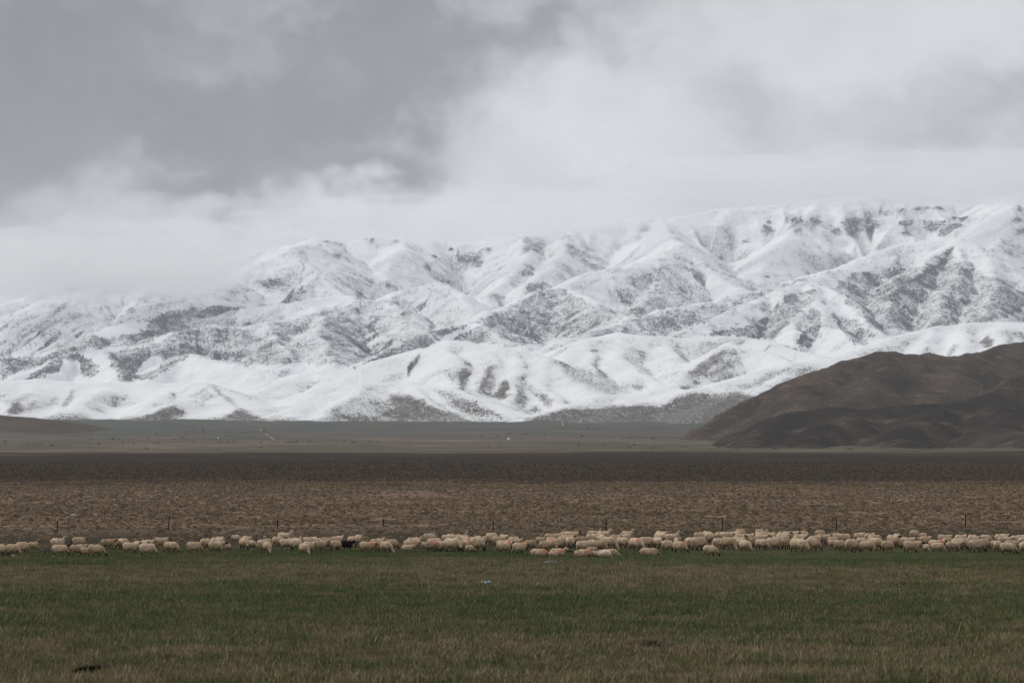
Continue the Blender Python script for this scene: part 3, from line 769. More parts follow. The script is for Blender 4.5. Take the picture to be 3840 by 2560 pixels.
mount, MG = terrain('mountain_range', MOUNT, 6400, 12400, 640, -.30, .30, 1150, 14.0,
                    lambda y: EYE + np.interp(y, [6400, 7000, 7500, 9000, 10500, 12400], [40, 85, 125, 215, 330, 380]), scrub_mount, m_snow, 8.0, 130.0, .6)
foot, FG = terrain('foothills', FOOT, 5000, 7000, 300, -.29, .30, 1000, 12.0,
                   lambda y: np.minimum(profile(y) - 4 + np.interp(y, [5000, 5550, 6000, 6500, 7000], [-3, 0, 28, 75, 100]), 1e9), scrub_foot, m_foot, 4.0, 150.0, .25)
brown, BG = terrain('brown_hills', BROWN, 1750, 4200, 330, .02, .36, 560, 6.0, lambda y: profile(y) - 4.0, scrub_brown, bm_, 5.0, 80.0, .75)
lefth, LG = terrain('low_green_hill', LEFT, 3100, 5000, 90, -.36, -.12, 120, 8.0, lambda y: profile(y) - 4.0, scrub_brown, bm_, 2.0, 80.0)


def height_at(G, x, y):
    X, Y, H = G
    yy = Y[:, 0]
    i = int(np.clip(np.searchsorted(yy, y), 1, len(yy) - 1))
    uu = X[0] / Y[0]
    j = int(np.clip(np.searchsorted(uu, x / y), 1, len(uu) - 1))
    return float(H[i - 1:i + 1, j - 1:j + 1].mean())


def hit(G, px, py):
    """where the sighting (px, py) first meets that terrain"""
    s, c = slope_of(py)
    X, Y, H = G
    uu = X[0] / Y[0]
    j = int(np.clip(np.searchsorted(uu, (px - 1920) * K * c), 1, len(uu) - 1))
    yy = Y[:, j]
    ok = np.where(H[:, j] >= EYE + s * yy)[0]
    if not len(ok):
        return None
    i = ok[0]
    return X[i, j], yy[i], H[i, j]


# rock outcrops standing out of the snow on the upper slopes
m_rock, nt = material('crag_rock')
p = nt.pos()
nn = nt.noise(p, 0.12, 5, 0.65)
rk = nt.mix(nt.rng(nn, .3, .7), (0.055, 0.055, 0.062), (0.115, 0.112, 0.120))
sepn = nt.n('ShaderNodeSeparateXYZ')
nt.put(sepn.inputs[0], nt.n('ShaderNodeNewGeometry').outputs['Normal'])
ledge = nt.rng(nt.m('ADD', sepn.outputs[2], nt.m('MULTIPLY', nt.m('SUBTRACT', nt.noise(p, 0.3, 4, 0.7), .5), 1.6)), .30, .42)
surface(nt, nt.mix(ledge, rk, (0.80, 0.815, 0.84)), 0.95, nn, 2.0, 0.0)


def crag_mesh(seed):
    bm = bmesh.new()
    bmesh.ops.create_icosphere(bm, subdivisions=4, radius=1.0)
    for v in bm.verts:
        q = v.co * 1.6 + Vector((seed * 5.3, 0, 0))
        f = 1 + .50 * mnoise.noise(q) + .32 * mnoise.noise(q * 2.7) + .2 * mnoise.noise(q * 6)
        cell = mnoise.cell(v.co * 2.3 + Vector((seed, 2, 1)))
        v.co = v.co * (f + .12 * cell)
        v.co.z = max(-.8, min(.75, v.co.z))
    me = bpy.data.meshes.new('rock_outcrop')
    bm.to_mesh(me)
    bm.free()
    me.materials.append(m_rock)
    return me


crags = [crag_mesh(i) for i in range(5)]
for i, (px, py, w, h) in enumerate(CRAGS):
    q = hit(MG, px, py)
    if q is None:
        continue
    m = K * q[1]
    for k in range(1 if w < 16 else (3 if w < 34 else 6)):
        f = 1.0 if w < 16 else random.uniform(.28, .62)
        ex, ez = (0, 0) if w < 16 else (random.uniform(-.42, .42) * w, random.uniform(-.42, .42) * h)
        g = hit(MG, px + ex, py + ez)
        if g is None or abs(g[1] - q[1]) > 250:
            continue
        o = link('rock_outcrop', crags[(i + k) % 5], None, mount)
        o.location = (g[0], g[1] + 4, g[2])
        o.scale = (w * m * .55 * f, 11, h * m * .75 * f * random.uniform(.7, 1.3))
        o.rotation_euler = (random.uniform(-.2, .2), random.uniform(-.9, .3), random.uniform(-.4, .4))

# ------------------------------------------------------------------ air
def volume_box(name, lo, hi, density, color, aniso=0.0):
    bm = bmesh.new()
    bmesh.ops.create_cube(bm, size=1.0)
    for v in bm.verts:
        v.co = Vector([lo[i] if v.co[i] < 0 else hi[i] for i in range(3)])
    me = bpy.data.meshes.new(name)
    bm.to_mesh(me)
    bm.free()
    m, nt = material(name)
    pv = nt.n('ShaderNodeVolumePrincipled')
    pv.inputs['Color'].default_value = (*color, 1)
    pv.inputs['Density'].default_value = density
    pv.inputs['Anisotropy'].default_value = aniso
    o = nt.n('ShaderNodeOutputMaterial')
    nt.t.links.new(pv.outputs[0], o.inputs['Volume'])
    return link(name, me, m)


HAZE = 3.2e-5
hz = volume_box('haze', (-16000, -700, -18), (16000, 15000, 1290), HAZE, (0.90, 0.94, 1.0))
tag(hz, 'thin pale haze over the whole plain', 'haze', kind='stuff')


# low cloud lying on the mountain
def cloud(name, parts, density, label):
    """parts: (px, py, Y, half width px, half height px, half depth m) puffs, merged into one lumpy closed skin"""
    bm = bmesh.new()
    for k, (px, py, Y, rx, rz, ry) in enumerate(parts):
        c = Vector(P3(px, py, Y))
        g = bmesh.ops.create_icosphere(bm, subdivisions=4, radius=1.0)
        for v in g['verts']:
            q = v.co * 1.7 + Vector((k * 3.7, 1.3 * k, 0))
            f = 1 + .42 * mnoise.noise(q) + .34 * mnoise.noise(q * 2.3) + .22 * mnoise.noise(q * 5)
            v.co = Vector((v.co.x * rx * K * Y * f, v.co.y * ry * f, v.co.z * rz * K * Y * f)) + c
    me = bpy.data.meshes.new(name)
    bm.to_mesh(me)
    bm.free()
    m, nt = material(name)
    pv = nt.n('ShaderNodeVolumePrincipled')
    pv.inputs['Color'].default_value = (0.95, 0.955, 0.965, 1)
    pv.inputs['Density'].default_value = density
    o = nt.n('ShaderNodeOutputMaterial')
    nt.t.links.new(pv.outputs[0], o.inputs['Volume'])
    ob = link(name, me, m)
    tag(ob, label, 'cloud', kind='stuff')
    return ob


cloud('low_cloud', [(430, 975, 8750, 640, 150, 330)], 0.0030, 'low cloud bank hiding the left mountain crest')
cloud('low_cloud', [(700, 1030, 8300, 330, 70, 170)], 0.0032, 'thin mist drifting below the white cone')
cloud('low_cloud', [(200, 1030, 8450, 380, 75, 180)], 0.0026, 'mist veil along the far left ridge')
cloud('low_cloud', [(3350, 668, 10350, 1000, 105, 300)], 0.0030, 'cloud veil trailing over the right summit ridge')
cloud('low_cloud', [(2000, 815, 10300, 950, 105, 220)], 0.0019, 'thin cloud edge along the middle skyline')


# ------------------------------------------------------------------ ground cover (stuff): tufts set on points
def in_view_points(n_per_m2, y0, y1, seed, margin=1.12, fade=None):
    rng = np.random.default_rng(seed)
    a = .2118 * margin
    area = a * (y1 * y1 - y0 * y0)
    n = int(area * n_per_m2)
    y = np.sqrt(rng.random(n) * (y1 * y1 - y0 * y0) + y0 * y0)
    x = (rng.random(n) * 2 - 1) * a * y
    return x, y, rng


def blade_tuft(seed, n, r, h0, h1, w, lean):
    rng = np.random.default_rng(seed)
    V, F = [], []
    for i in range(n):
        a, q = rng.random() * 2 * math.pi, r * math.sqrt(rng.random())
        bx, by = q * math.cos(a), q * math.sin(a)
        h = h0 + (h1 - h0) * rng.random() ** 1.6
        t = rng.random() * 2 * math.pi
        l = lean * h * rng.random()
        dx, dy = l * math.cos(t), l * math.sin(t)
        s = rng.random() * math.pi
        wx, wy = w * math.cos(s) * (.6 + .8 * rng.random()), w * math.sin(s) * (.6 + .8 * rng.random())
        k = len(V)
        V += [(bx - wx, by - wy, -.02), (bx + wx, by + wy, -.02), (bx + wx * .75 + dx * .4, by + wy * .75 + dy * .4, h * .55),
              (bx - wx * .75 + dx * .4, by - wy * .75 + dy * .4, h * .55), (bx + dx, by + dy, h)]
        F += [(k, k + 1, k + 2, k + 3), (k + 3, k + 2, k + 4)]
    return mesh_from('tuft', V, F, False)


def leaf_clump(seed, n, r, h, w):
    rng = np.random.default_rng(seed)
    V, F = [], []
    for i in range(n):
        a = rng.random() * 2 * math.pi
        q = math.sqrt(rng.random())
        top = h * (1 - q * q * .8) * (.75 + .5 * rng.random())
        z = top * (.35 + .65 * rng.random())
        c = np.array((q * r * math.cos(a), q * r * math.sin(a), z))
        u = rng.normal(size=3)
        u[2] = abs(u[2]) * .9
        u /= np.linalg.norm(u)
        v = np.cross(u, rng.normal(size=3))
        v /= np.linalg.norm(v)
        s = w * (.6 + .9 * rng.random())
        k = len(V)
        V += [c - v * s * .5 - u * s * .6, c + v * s * .5 - u * s * .6, c + v * s * .35 + u * s * .6, c - v * s * .2 + u * s * .9]
        F += [(k, k + 1, k + 2, k + 3)]
    return mesh_from('clump', V, F, False)


def scatter(name, protos, x, y, z, scl, rng, mat, label, cat):
    me = bpy.data.meshes.new(name)
    n = len(x)
    me.vertices.add(n)
    me.vertices.foreach_set('co', np.stack([x, y, z], -1).astype(np.float32).ravel())
    a = me.attributes.new('scl', 'FLOAT_VECTOR', 'POINT')
    a.data.foreach_set('vector', np.asarray(scl, np.float32).ravel())
    a = me.attributes.new('rot', 'FLOAT_VECTOR', 'POINT')
    r = np.zeros((n, 3), np.float32)
    r[:, 2] = rng.random(n) * 6.283
    r[:, 0] = rng.normal(0, .06, n)
    a.data.foreach_set('vector', r.ravel())
    a = me.attributes.new('pick', 'INT', 'POINT')
    a.data.foreach_set('value', rng.integers(0, len(protos), n).astype(np.int32))
    ob = link(name, me)
    pc = bpy.data.collections.new(name + '_pieces')
    for i, pm in enumerate(protos):
        pm.materials.append(mat)
        po = bpy.data.objects.new('%s_piece' % name, pm)
        pc.objects.link(po)
    g = bpy.data.node_groups.new(name, 'GeometryNodeTree')
    g.interface.new_socket('Geometry', in_out='INPUT', socket_type='NodeSocketGeometry')
    g.interface.new_socket('Geometry', in_out='OUTPUT', socket_type='NodeSocketGeometry')
    N = g.nodes
    gi, go = N.new('NodeGroupInput'), N.new('NodeGroupOutput')
    ci = N.new('GeometryNodeCollectionInfo')
    ci.inputs['Collection'].default_value = pc
    ci.inputs['Separate Children'].default_value = True
    ci.inputs['Reset Children'].default_value = True
    ip = N.new('GeometryNodeInstanceOnPoints')
    ip.inputs['Pick Instance'].default_value = True

    def na(nm, tp):
        q = N.new('GeometryNodeInputNamedAttribute')
        q.data_type = tp
        q.inputs['Name'].default_value = nm
        return q.outputs['Attribute']
    Lk = g.links.new
    Lk(gi.outputs[0], ip.inputs['Points'])
    Lk(ci.outputs[0], ip.inputs['Instance'])
    Lk(na('pick', 'INT'), ip.inputs['Instance Index'])
    e2r = N.new('FunctionNodeEulerToRotation')
    Lk(na('rot', 'FLOAT_VECTOR'), e2r.inputs[0])
    Lk(e2r.outputs[0], ip.inputs['Rotation'])
    Lk(na('scl', 'FLOAT_VECTOR'), ip.inputs['Scale'])
    Lk(ip.outputs[0], go.inputs[0])
    md = ob.modifiers.new('scatter', 'NODES')
    md.node_group = g
    tag(ob, label, cat, kind='stuff')
    return ob


# meadow grass
gmat, nt = material('meadow_grass')
p = nt.pos()
mm = meadow_mix(nt, p)
rnd = nt.n('ShaderNodeObjectInfo').outputs['Random']
f = nt.m('ADD', mm, nt.m('MULTIPLY', nt.m('SUBTRACT', rnd, 0.5), 1.0), clamp=True)
c = nt.ramp(f, [(0.0, (0.060, 0.092, 0.030)), (0.3, (0.105, 0.125, 0.044)), (0.58, (0.160, 0.140, 0.068)), (1.0, (0.29, 0.22, 0.140))])
surface(nt, c, 0.8, None, spec=0.15)
x1, y1, r1 = in_view_points(17.0, 42, 92, 1)
x2, y2, r2 = in_view_points(9.5, 92, 172, 2)
x = np.concatenate([x1, x2])
y = np.concatenate([y1, y2])
keep = y < 166 + 7 * fbm(x / 9.0, y / 9.0, 44, 3)
# grazed or bare spots: before the burrow, on the earth mound, round stones, pats and litter
for px_, py_, rx_, front in ((327, 2529, .5, 1.9), (2420, 2440, .8, .9), (2062, 2118, .55, 1.6), (1823, 2192, .4, 1.2), (1203, 2166, .3, 1.2), (3460, 2310, .45, .9), (2130, 2140, .25, 1.0), (1662, 2560, .3, .6), (52, 2088, .3, 1.2), (204, 2087, .3, 1.2)):
    Y_ = float(np.exp(np.interp(slope_of(py_)[0], KS, KY)))
    X_ = (px_ - 1920) * K * Y_
    keep &= ~((np.abs(x - X_) < rx_) & (y < Y_ + .25) & (y > Y_ - front))
x, y = x[keep], y[keep]
n = len(x)
s = (.75 + .6 * r1.random(n)) * np.interp(y, [40, 90, 130, 150, 170], [1.25, 1.2, 1.15, .8, .34]) * np.clip(1 + .5 * fbm(x / 2.2, y / 3.0, 46, 3), .3, 2)
wide = np.interp(y, [40, 100, 170], [1.0, 1.35, 1.7])
short = np.interp(x / y, [-.05, .08], [1.0, .35]) * np.clip((y - 135) / 12, 0, 1) + np.clip(1 - (y - 135) / 12, 0, 1)
scl = np.stack([s * wide, s * wide, s * short], -1)
tufts = [blade_tuft(10 + i, 46, .22, .04, .15, .006, .8) for i in range(6)]
scatter('meadow_grass', tufts, x, y, ground_z(x, y), scl, r1, gmat, 'short green and straw meadow grass in the foreground', 'grass')

# taller dry stalks standing singly in the meadow
x, y, r_ = in_view_points(.55, 60, 168, 3)
n = len(x)
keep = fbm(x / 12.0, y / 16.0, 48, 2) > -.05
x, y = x[keep], y[keep]
n = len(x)
s = .7 + .9 * r_.random(n) ** 2
stm, nt = material('dry_stalk')
surface(nt, nt.mix(nt.n('ShaderNodeObjectInfo').outputs['Random'], (0.12, 0.11, 0.05), (0.24, 0.19, 0.12)), 0.8, None, spec=.1)
scatter('dry_stalks', [blade_tuft(30 + i, 7, .07, .12, .34, .005, .55) for i in range(4)], x, y, ground_z(x, y), np.stack([s, s, s], -1), r_, stm, 'scattered dry grass stalks in the meadow', 'grass')

# brown tussocks of the steppe
smat, nt = material('steppe_tussock')
oi = nt.n('ShaderNodeObjectInfo').outputs['Random']
c = nt.ramp(oi, [(0, (0.120, 0.097, 0.059)), (.35, (0.225, 0.175, 0.110)), (.7, (0.335, 0.247, 0.170)), (1, (0.46, 0.34, 0.245))])
p = nt.pos()
c = nt.mix(nt.rng(nt.noise(p, .03, 3, .5), .4, .65, 0, .4), c, (0.145, 0.128, 0.075))
sepp = nt.n('ShaderNodeSeparateXYZ')
nt.put(sepp.inputs[0], p)
midplain = nt.rng(nt.m('ADD', sepp.outputs[1], nt.m('MULTIPLY', nt.m('SUBTRACT', nt.noise(p, .03, 5, .65), .5), 330.0)), 545, 660)
c = nt.mix(midplain, c, nt.mix(1.0, c, (0.52, 0.51, 0.56), 'MULTIPLY'))  # same colour, darker and slightly bluer beyond the brown steppe
surface(nt, c, 0.9, None, spec=.1)
xa, ya, ra = in_view_points(2.1, 166, 320, 5)
xb, yb, rb = in_view_points(.68, 320, 600, 6)
xc, yc, rc = in_view_points(.16, 600, 1200, 8)
x, y = np.concatenate([xa, xb, xc]), np.concatenate([ya, yb, yc])
cov = fbm(x / 9.0, y / 13.0, 52, 4)
keep = (cov > -.36 + .9 * (np.random.default_rng(9).random(len(x)) - .5)) | (y > 560)
keep &= ~((y < 203) & (np.random.default_rng(10).random(len(x)) < .15))
x, y = x[keep], y[keep]
n = len(x)
s = .5 + .75 * ra.random(n) ** 1.5
s *= np.interp(y, [165, 205, 260, 600, 900], [.34, .50, .66, .80, 1.1])
scl = np.stack([s * 1.15, s * 1.15, s * (.75 + .5 * ra.random(n))], -1)
clumps = [leaf_clump(60 + i, 70, .34, .25, .12) for i in range(6)]
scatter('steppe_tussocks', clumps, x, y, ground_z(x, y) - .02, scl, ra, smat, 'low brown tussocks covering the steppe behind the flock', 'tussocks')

# far dark scrub dots on the plain
x, y, rr_ = in_view_points(.0008, 1900, 4300, 12)
keep = fbm(x / 300.0, y / 300.0, 5, 3) > .28
x, y = x[keep], y[keep]
s = 2 + 3.5 * rr_.random(len(x)) ** 2
scatter('far_scrub', [leaf_clump(80 + i, 60, .34, .2, .14) for i in range(3)], x, y, ground_z(x, y), np.stack([s * 1.3, s, s * .8], -1), rr_, smat, 'dark scrub dots on the far plain', 'scrub')


# ------------------------------------------------------------------ sheep
def sheep_prims(pose, ph=0.0, turn=0.0):
    """fleece and bare-skin primitives: ('e', centre, radii) and ('c', a, b, ra, rb)"""
    F, Sk = [], []
    lie = pose in 'LS'
    dz = -.27 if lie else 0.0
    F += [('e', (-.26, 0, .465 + dz), (.235, .21, .24)), ('e', (-.08, 0, .44 + dz), (.28, .23, .255)), ('e', (.13, 0, .455 + dz), (.25, .215, .245)),
          ('e', (.25, 0, .465 + dz), (.18, .18, .22)), ('e', (-.465, 0, .50 + dz), (.06, .07, .10))]
    if lie:
        F += [('e', (-.08, 0, .17), (.36, .27, .17)), ('e', (-.26, .10, .14), (.2, .18, .14)), ('e', (.2, -.06, .13), (.2, .17, .13))]
        Sk += [('c', (.22, -.12, .06), (.42, -.13, .04), .05, .035), ('c', (-.2, -.22, .06), (.02, -.25, .04), .055, .035)]
    if pose == 'G':
        nk, hd, ns = (.44, turn * .5, .36), (.52, turn, .22), (.635, turn * 1.25, .06)
    elif pose == 'W':
        nk, hd, ns = (.45, turn * .4, .60), (.535, turn, .645), (.70, turn * 1.3, .545)
    elif pose == 'U':
        nk, hd, ns = (.42, turn * .3, .68), (.465, turn, .80), (.645, turn * 1.6, .725)
    elif pose == 'L':
        nk, hd, ns = (.42, turn * .3, .34), (.47, turn, .43), (.62, turn * 1.3, .36)
    else:
        nk, hd, ns = (.38, turn * .3, .22), (.47, turn, .15), (.59, turn * 1.2, .07)
    root = (.30, 0, .50 + dz)
    F += [('c', root, nk, .165, .115), ('c', nk, hd, .112, .078)]
    Sk += [('c', hd, ns, .084, .050)]
    hv = Vector(ns) - Vector(hd)
    sidev = Vector((0, 1, 0))
    upv = hv.cross(sidev).normalized() * -1
    if upv.z < 0:
        upv = -upv
    for sgn in (-1, 1):
        e0 = Vector(hd) + sidev * sgn * .05 + upv * .03
        e1 = e0 + sidev * sgn * .11 - upv * .05
        Sk.append(('c', tuple(e0), tuple(e1), .030, .022))
    if not lie:
        for sx, sy, k in ((.22, -.11, 0), (.20, .11, 1), (-.30, -.11, 1), (-.32, .11, 0)):
            sw = ph * (1 if k else -1)
            knee = (sx + sw * .5 + (.02 if sx > 0 else -.03), sy, .21)
            foot = (sx + sw, sy, .02)
            F.append(('c', (sx, sy, .42), (knee[0], knee[1], .26), .10, .06))
            Sk += [('c', (knee[0], knee[1], .30), knee, .05, .040), ('c', knee, foot, .040, .034)]
    return F, Sk, Vector(hd), hv.normalized(), upv


def sheep_mesh(name, pose, ph, turn, seed):
    F, Sk, hd, hv, upv = sheep_prims(pose, ph, turn)
    bm = bmesh.new()
    for pr in F + Sk:
        if pr[0] == 'e':
            g = bmesh.ops.create_icosphere(bm, subdivisions=3, radius=1.0)
            for v in g['verts']:
                v.co = Vector((v.co.x * pr[2][0], v.co.y * pr[2][1], v.co.z * pr[2][2])) + Vector(pr[1])
        else:
            a, b = Vector(pr[1]), Vector(pr[2])
            steps = max(2, int((b - a).length / (min(pr[3], pr[4]) * .55)) + 1)
            for i in range(steps + 1):
                t = i / steps
                g = bmesh.ops.create_icosphere(bm, subdivisions=2, radius=pr[3] + (pr[4] - pr[3]) * t)
                for v in g['verts']:
                    v.co += a.lerp(b, t)
    me = bpy.data.meshes.new('tmp')
    bm.to_mesh(me)
    bm.free()
    ob = link('tmp', me)
    rm = ob.modifiers.new('r', 'REMESH')
    rm.mode = 'VOXEL'
    rm.voxel_size = .023
    sm = ob.modifiers.new('s', 'SMOOTH')
    sm.factor = .5
    sm.iterations = 3
    out = bpy.data.meshes.new_from_object(ob.evaluated_get(bpy.context.evaluated_depsgraph_get()))
    bpy.data.objects.remove(ob, do_unlink=True)
    bpy.data.meshes.remove(me)
    out.name = name
    nv = len(out.vertices)
    co = np.empty(nv * 3, np.float32)
    out.vertices.foreach_get('co', co)
    co = co.reshape(-1, 3)

    def dist(prs):
        d = np.full(nv, 9.0)
        for pr in prs:
            if pr[0] == 'e':
                q = (co - np.array(pr[1])) / np.array(pr[2])
                dd = (np.linalg.norm(q, axis=1) - 1) * min(pr[2])
            else:
                a, b = np.array(pr[1]), np.array(pr[2])
                t = np.clip(((co - a) @ (b - a)) / ((b - a) @ (b - a)), 0, 1)
                dd = np.linalg.norm(co - a - t[:, None] * (b - a), axis=1) - (pr[3] + (pr[4] - pr[3]) * t)
            d = np.minimum(d, dd)
        return d
    df, ds = dist(F), dist(Sk)
    skin = np.clip((df - ds) / .02 + .1, 0, 1)
    hs = np.array(hd)
    face = skin * (np.linalg.norm(co - hs, axis=1) < .26)
    # shaggy fleece: locks hang in clumps
    nrm = np.empty(nv * 3, np.float32)
    out.vertices.foreach_get('normal', nrm)
    nrm = nrm.reshape(-1, 3)
    disp = np.array([.5 * mnoise.noise(Vector((c[0] * 9, c[1] * 9, c[2] * 5 + seed))) + .5 * mnoise.noise(Vector((c[0] * 24, c[1] * 24, c[2] * 12 + seed))) +
                     .8 * mnoise.noise(Vector((c[0] * 3.5 + seed, c[1] * 4, c[2] * 4))) for c in co.astype(float)])
    co2 = co + nrm * ((1 - skin) * disp * .022)[:, None]
    out.vertices.foreach_set('co', co2.astype(np.float32).ravel())
    shoulder = np.array([.27, 0, .64 - (.27 if pose in 'LS' else 0)])
    mk = np.exp(-(((co - shoulder) / np.array([.12, .30, .19])) ** 2).sum(1)) + .35 * disp * (np.abs(co[:, 0] - .27) < .2)
    add_attr(out, 'skin', skin)
    add_attr(out, 'face', face)
    add_attr(out, 'mark', np.clip(mk, 0, 1))
    add_attr(out, 'lock', disp)
    out.polygons.foreach_set('use_smooth', np.ones(len(out.polygons), bool))
    out.materials.append(m_sheep)
    out.update()
    return out, (hd, hv, upv)


m_sheep, nt = material('sheep_coat')
oi = nt.n('ShaderNodeObjectInfo')
sc = nt.n('ShaderNodeSeparateColor')
nt.put(sc.inputs[0], oi.outputs['Color'])
red, facek, tone = sc.outputs[0], sc.outputs[1], sc.outputs[2]
lock = nt.attr('lock')
tc = nt.n('ShaderNodeTexCoord').outputs['Object']
nz = nt.noise(tc, 14.0, 5, 0.65)
wool = nt.ramp(tone, [(0.0, (0.014, 0.011, 0.010)), (0.25, (0.23, 0.165, 0.105)), (0.5, (0.48, 0.36, 0.245)), (0.75, (0.62, 0.485, 0.345)), (1.0, (0.70, 0.62, 0.52))])
wool = nt.mix(nt.rng(nt.m('ADD', nz, nt.m('MULTIPLY', lock, .5)), .25, .75, .7, 0.0), wool, nt.mix(1.0, wool, (0.55, 0.48, 0.42), 'MULTIPLY'))
# underside shade painted into the lower wool colour
sepo = nt.n('ShaderNodeSeparateXYZ')
nt.put(sepo.inputs[0], tc)
under_shade = nt.rng(nt.m('ADD', sepo.outputs[2], nt.m('MULTIPLY', nt.m('SUBTRACT', nz, .5), .25)), .22, .46, .6, 0.0)
wool = nt.mix(under_shade, wool, nt.mix(1.0, wool, (0.60, 0.52, 0.44), 'MULTIPLY'))
mk = nt.m('MULTIPLY', nt.rng(nt.m('ADD', nt.attr('mark'), nt.m('MULTIPLY', nt.m('SUBTRACT', nz, .5), .5)), .25, .6), red)
wool = nt.mix(nt.m('MULTIPLY', mk, .85), wool, (0.55, 0.15, 0.115))
skinc = nt.mix(facek, (0.52, 0.44, 0.34), (0.022, 0.018, 0.016))
legc = nt.mix(nt.m('MULTIPLY', facek, .9), (0.15, 0.115, 0.08), (0.03, 0.025, 0.022))
skinc = nt.mix(nt.attr('face'), legc, skinc)
skinc = nt.mix(nt.rng(tone, .1, .2, 1, 0), skinc, (0.014, 0.011, 0.010))
surface(nt, nt.mix(nt.attr('skin'), wool, skinc), 0.95, nz, 0.02, 0.08)

SHAPES = {
    'G': [sheep_mesh('sheep', 'G', .05, 0.0, 1), sheep_mesh('sheep', 'G', -.07, .08, 2), sheep_mesh('sheep', 'G', .09, -.07, 3)],
    'W': [sheep_mesh('sheep', 'W', .08, 0.03, 4), sheep_mesh('sheep', 'W', -.06, -.06, 5)],
    'U': [sheep_mesh('sheep', 'U', .04, 0.0, 6), sheep_mesh('sheep', 'U', -.05, -.05, 7)],
    'L': [sheep_mesh('sheep', 'L', 0, 0.0, 8)],
    'S': [sheep_mesh('sheep', 'S', 0, 0.05, 9), sheep_mesh('sheep', 'S', 0, -.1, 10)],
}
m_horn = plain('horn', (0.50, 0.44, 0.35), 0.6, 0.2, 30)


def horn_mesh(sgn, info):
    hd, hv, upv = info
    side = Vector((0, sgn, 0))
    V, F = [], []
    nst, nc = 12, 6
    pts = []
    for i in range(nst + 1):
        t = i / nst
        a = t * 4.6
        r = .085 * (1 - .25 * t)
        base = hd + side * (.045 + .10 * t) + upv * .05
        pts.append((base - hv * (r * math.sin(a)) * 1.0 + upv * (r * (1 - math.cos(a))) * -.2 + upv * r * .8 * math.sin(a * .9) - hv * .0, .026 * (1 - t) + .006))
    for i, (c, r) in enumerate(pts):
        d = (pts[min(i + 1, nst)][0] - pts[max(i - 1, 0)][0]).normalized()
        u = d.orthogonal().normalized()
        w = d.cross(u)
        for k in range(nc):
            a = 2 * math.pi * k / nc
            V.append(c + (u * math.cos(a) + w * math.sin(a)) * r)
    for i in range(nst):
        for k in range(nc):
            F.append((i * nc + k, i * nc + (k + 1) % nc, (i + 1) * nc + (k + 1) % nc, (i + 1) * nc + k))
    F.append(tuple(range(nc))[::-1])
    F.append(tuple(range(nst * nc, nst * nc + nc)))
    me = mesh_from('horn', V, F)
    me.materials.append(m_horn)
    return me


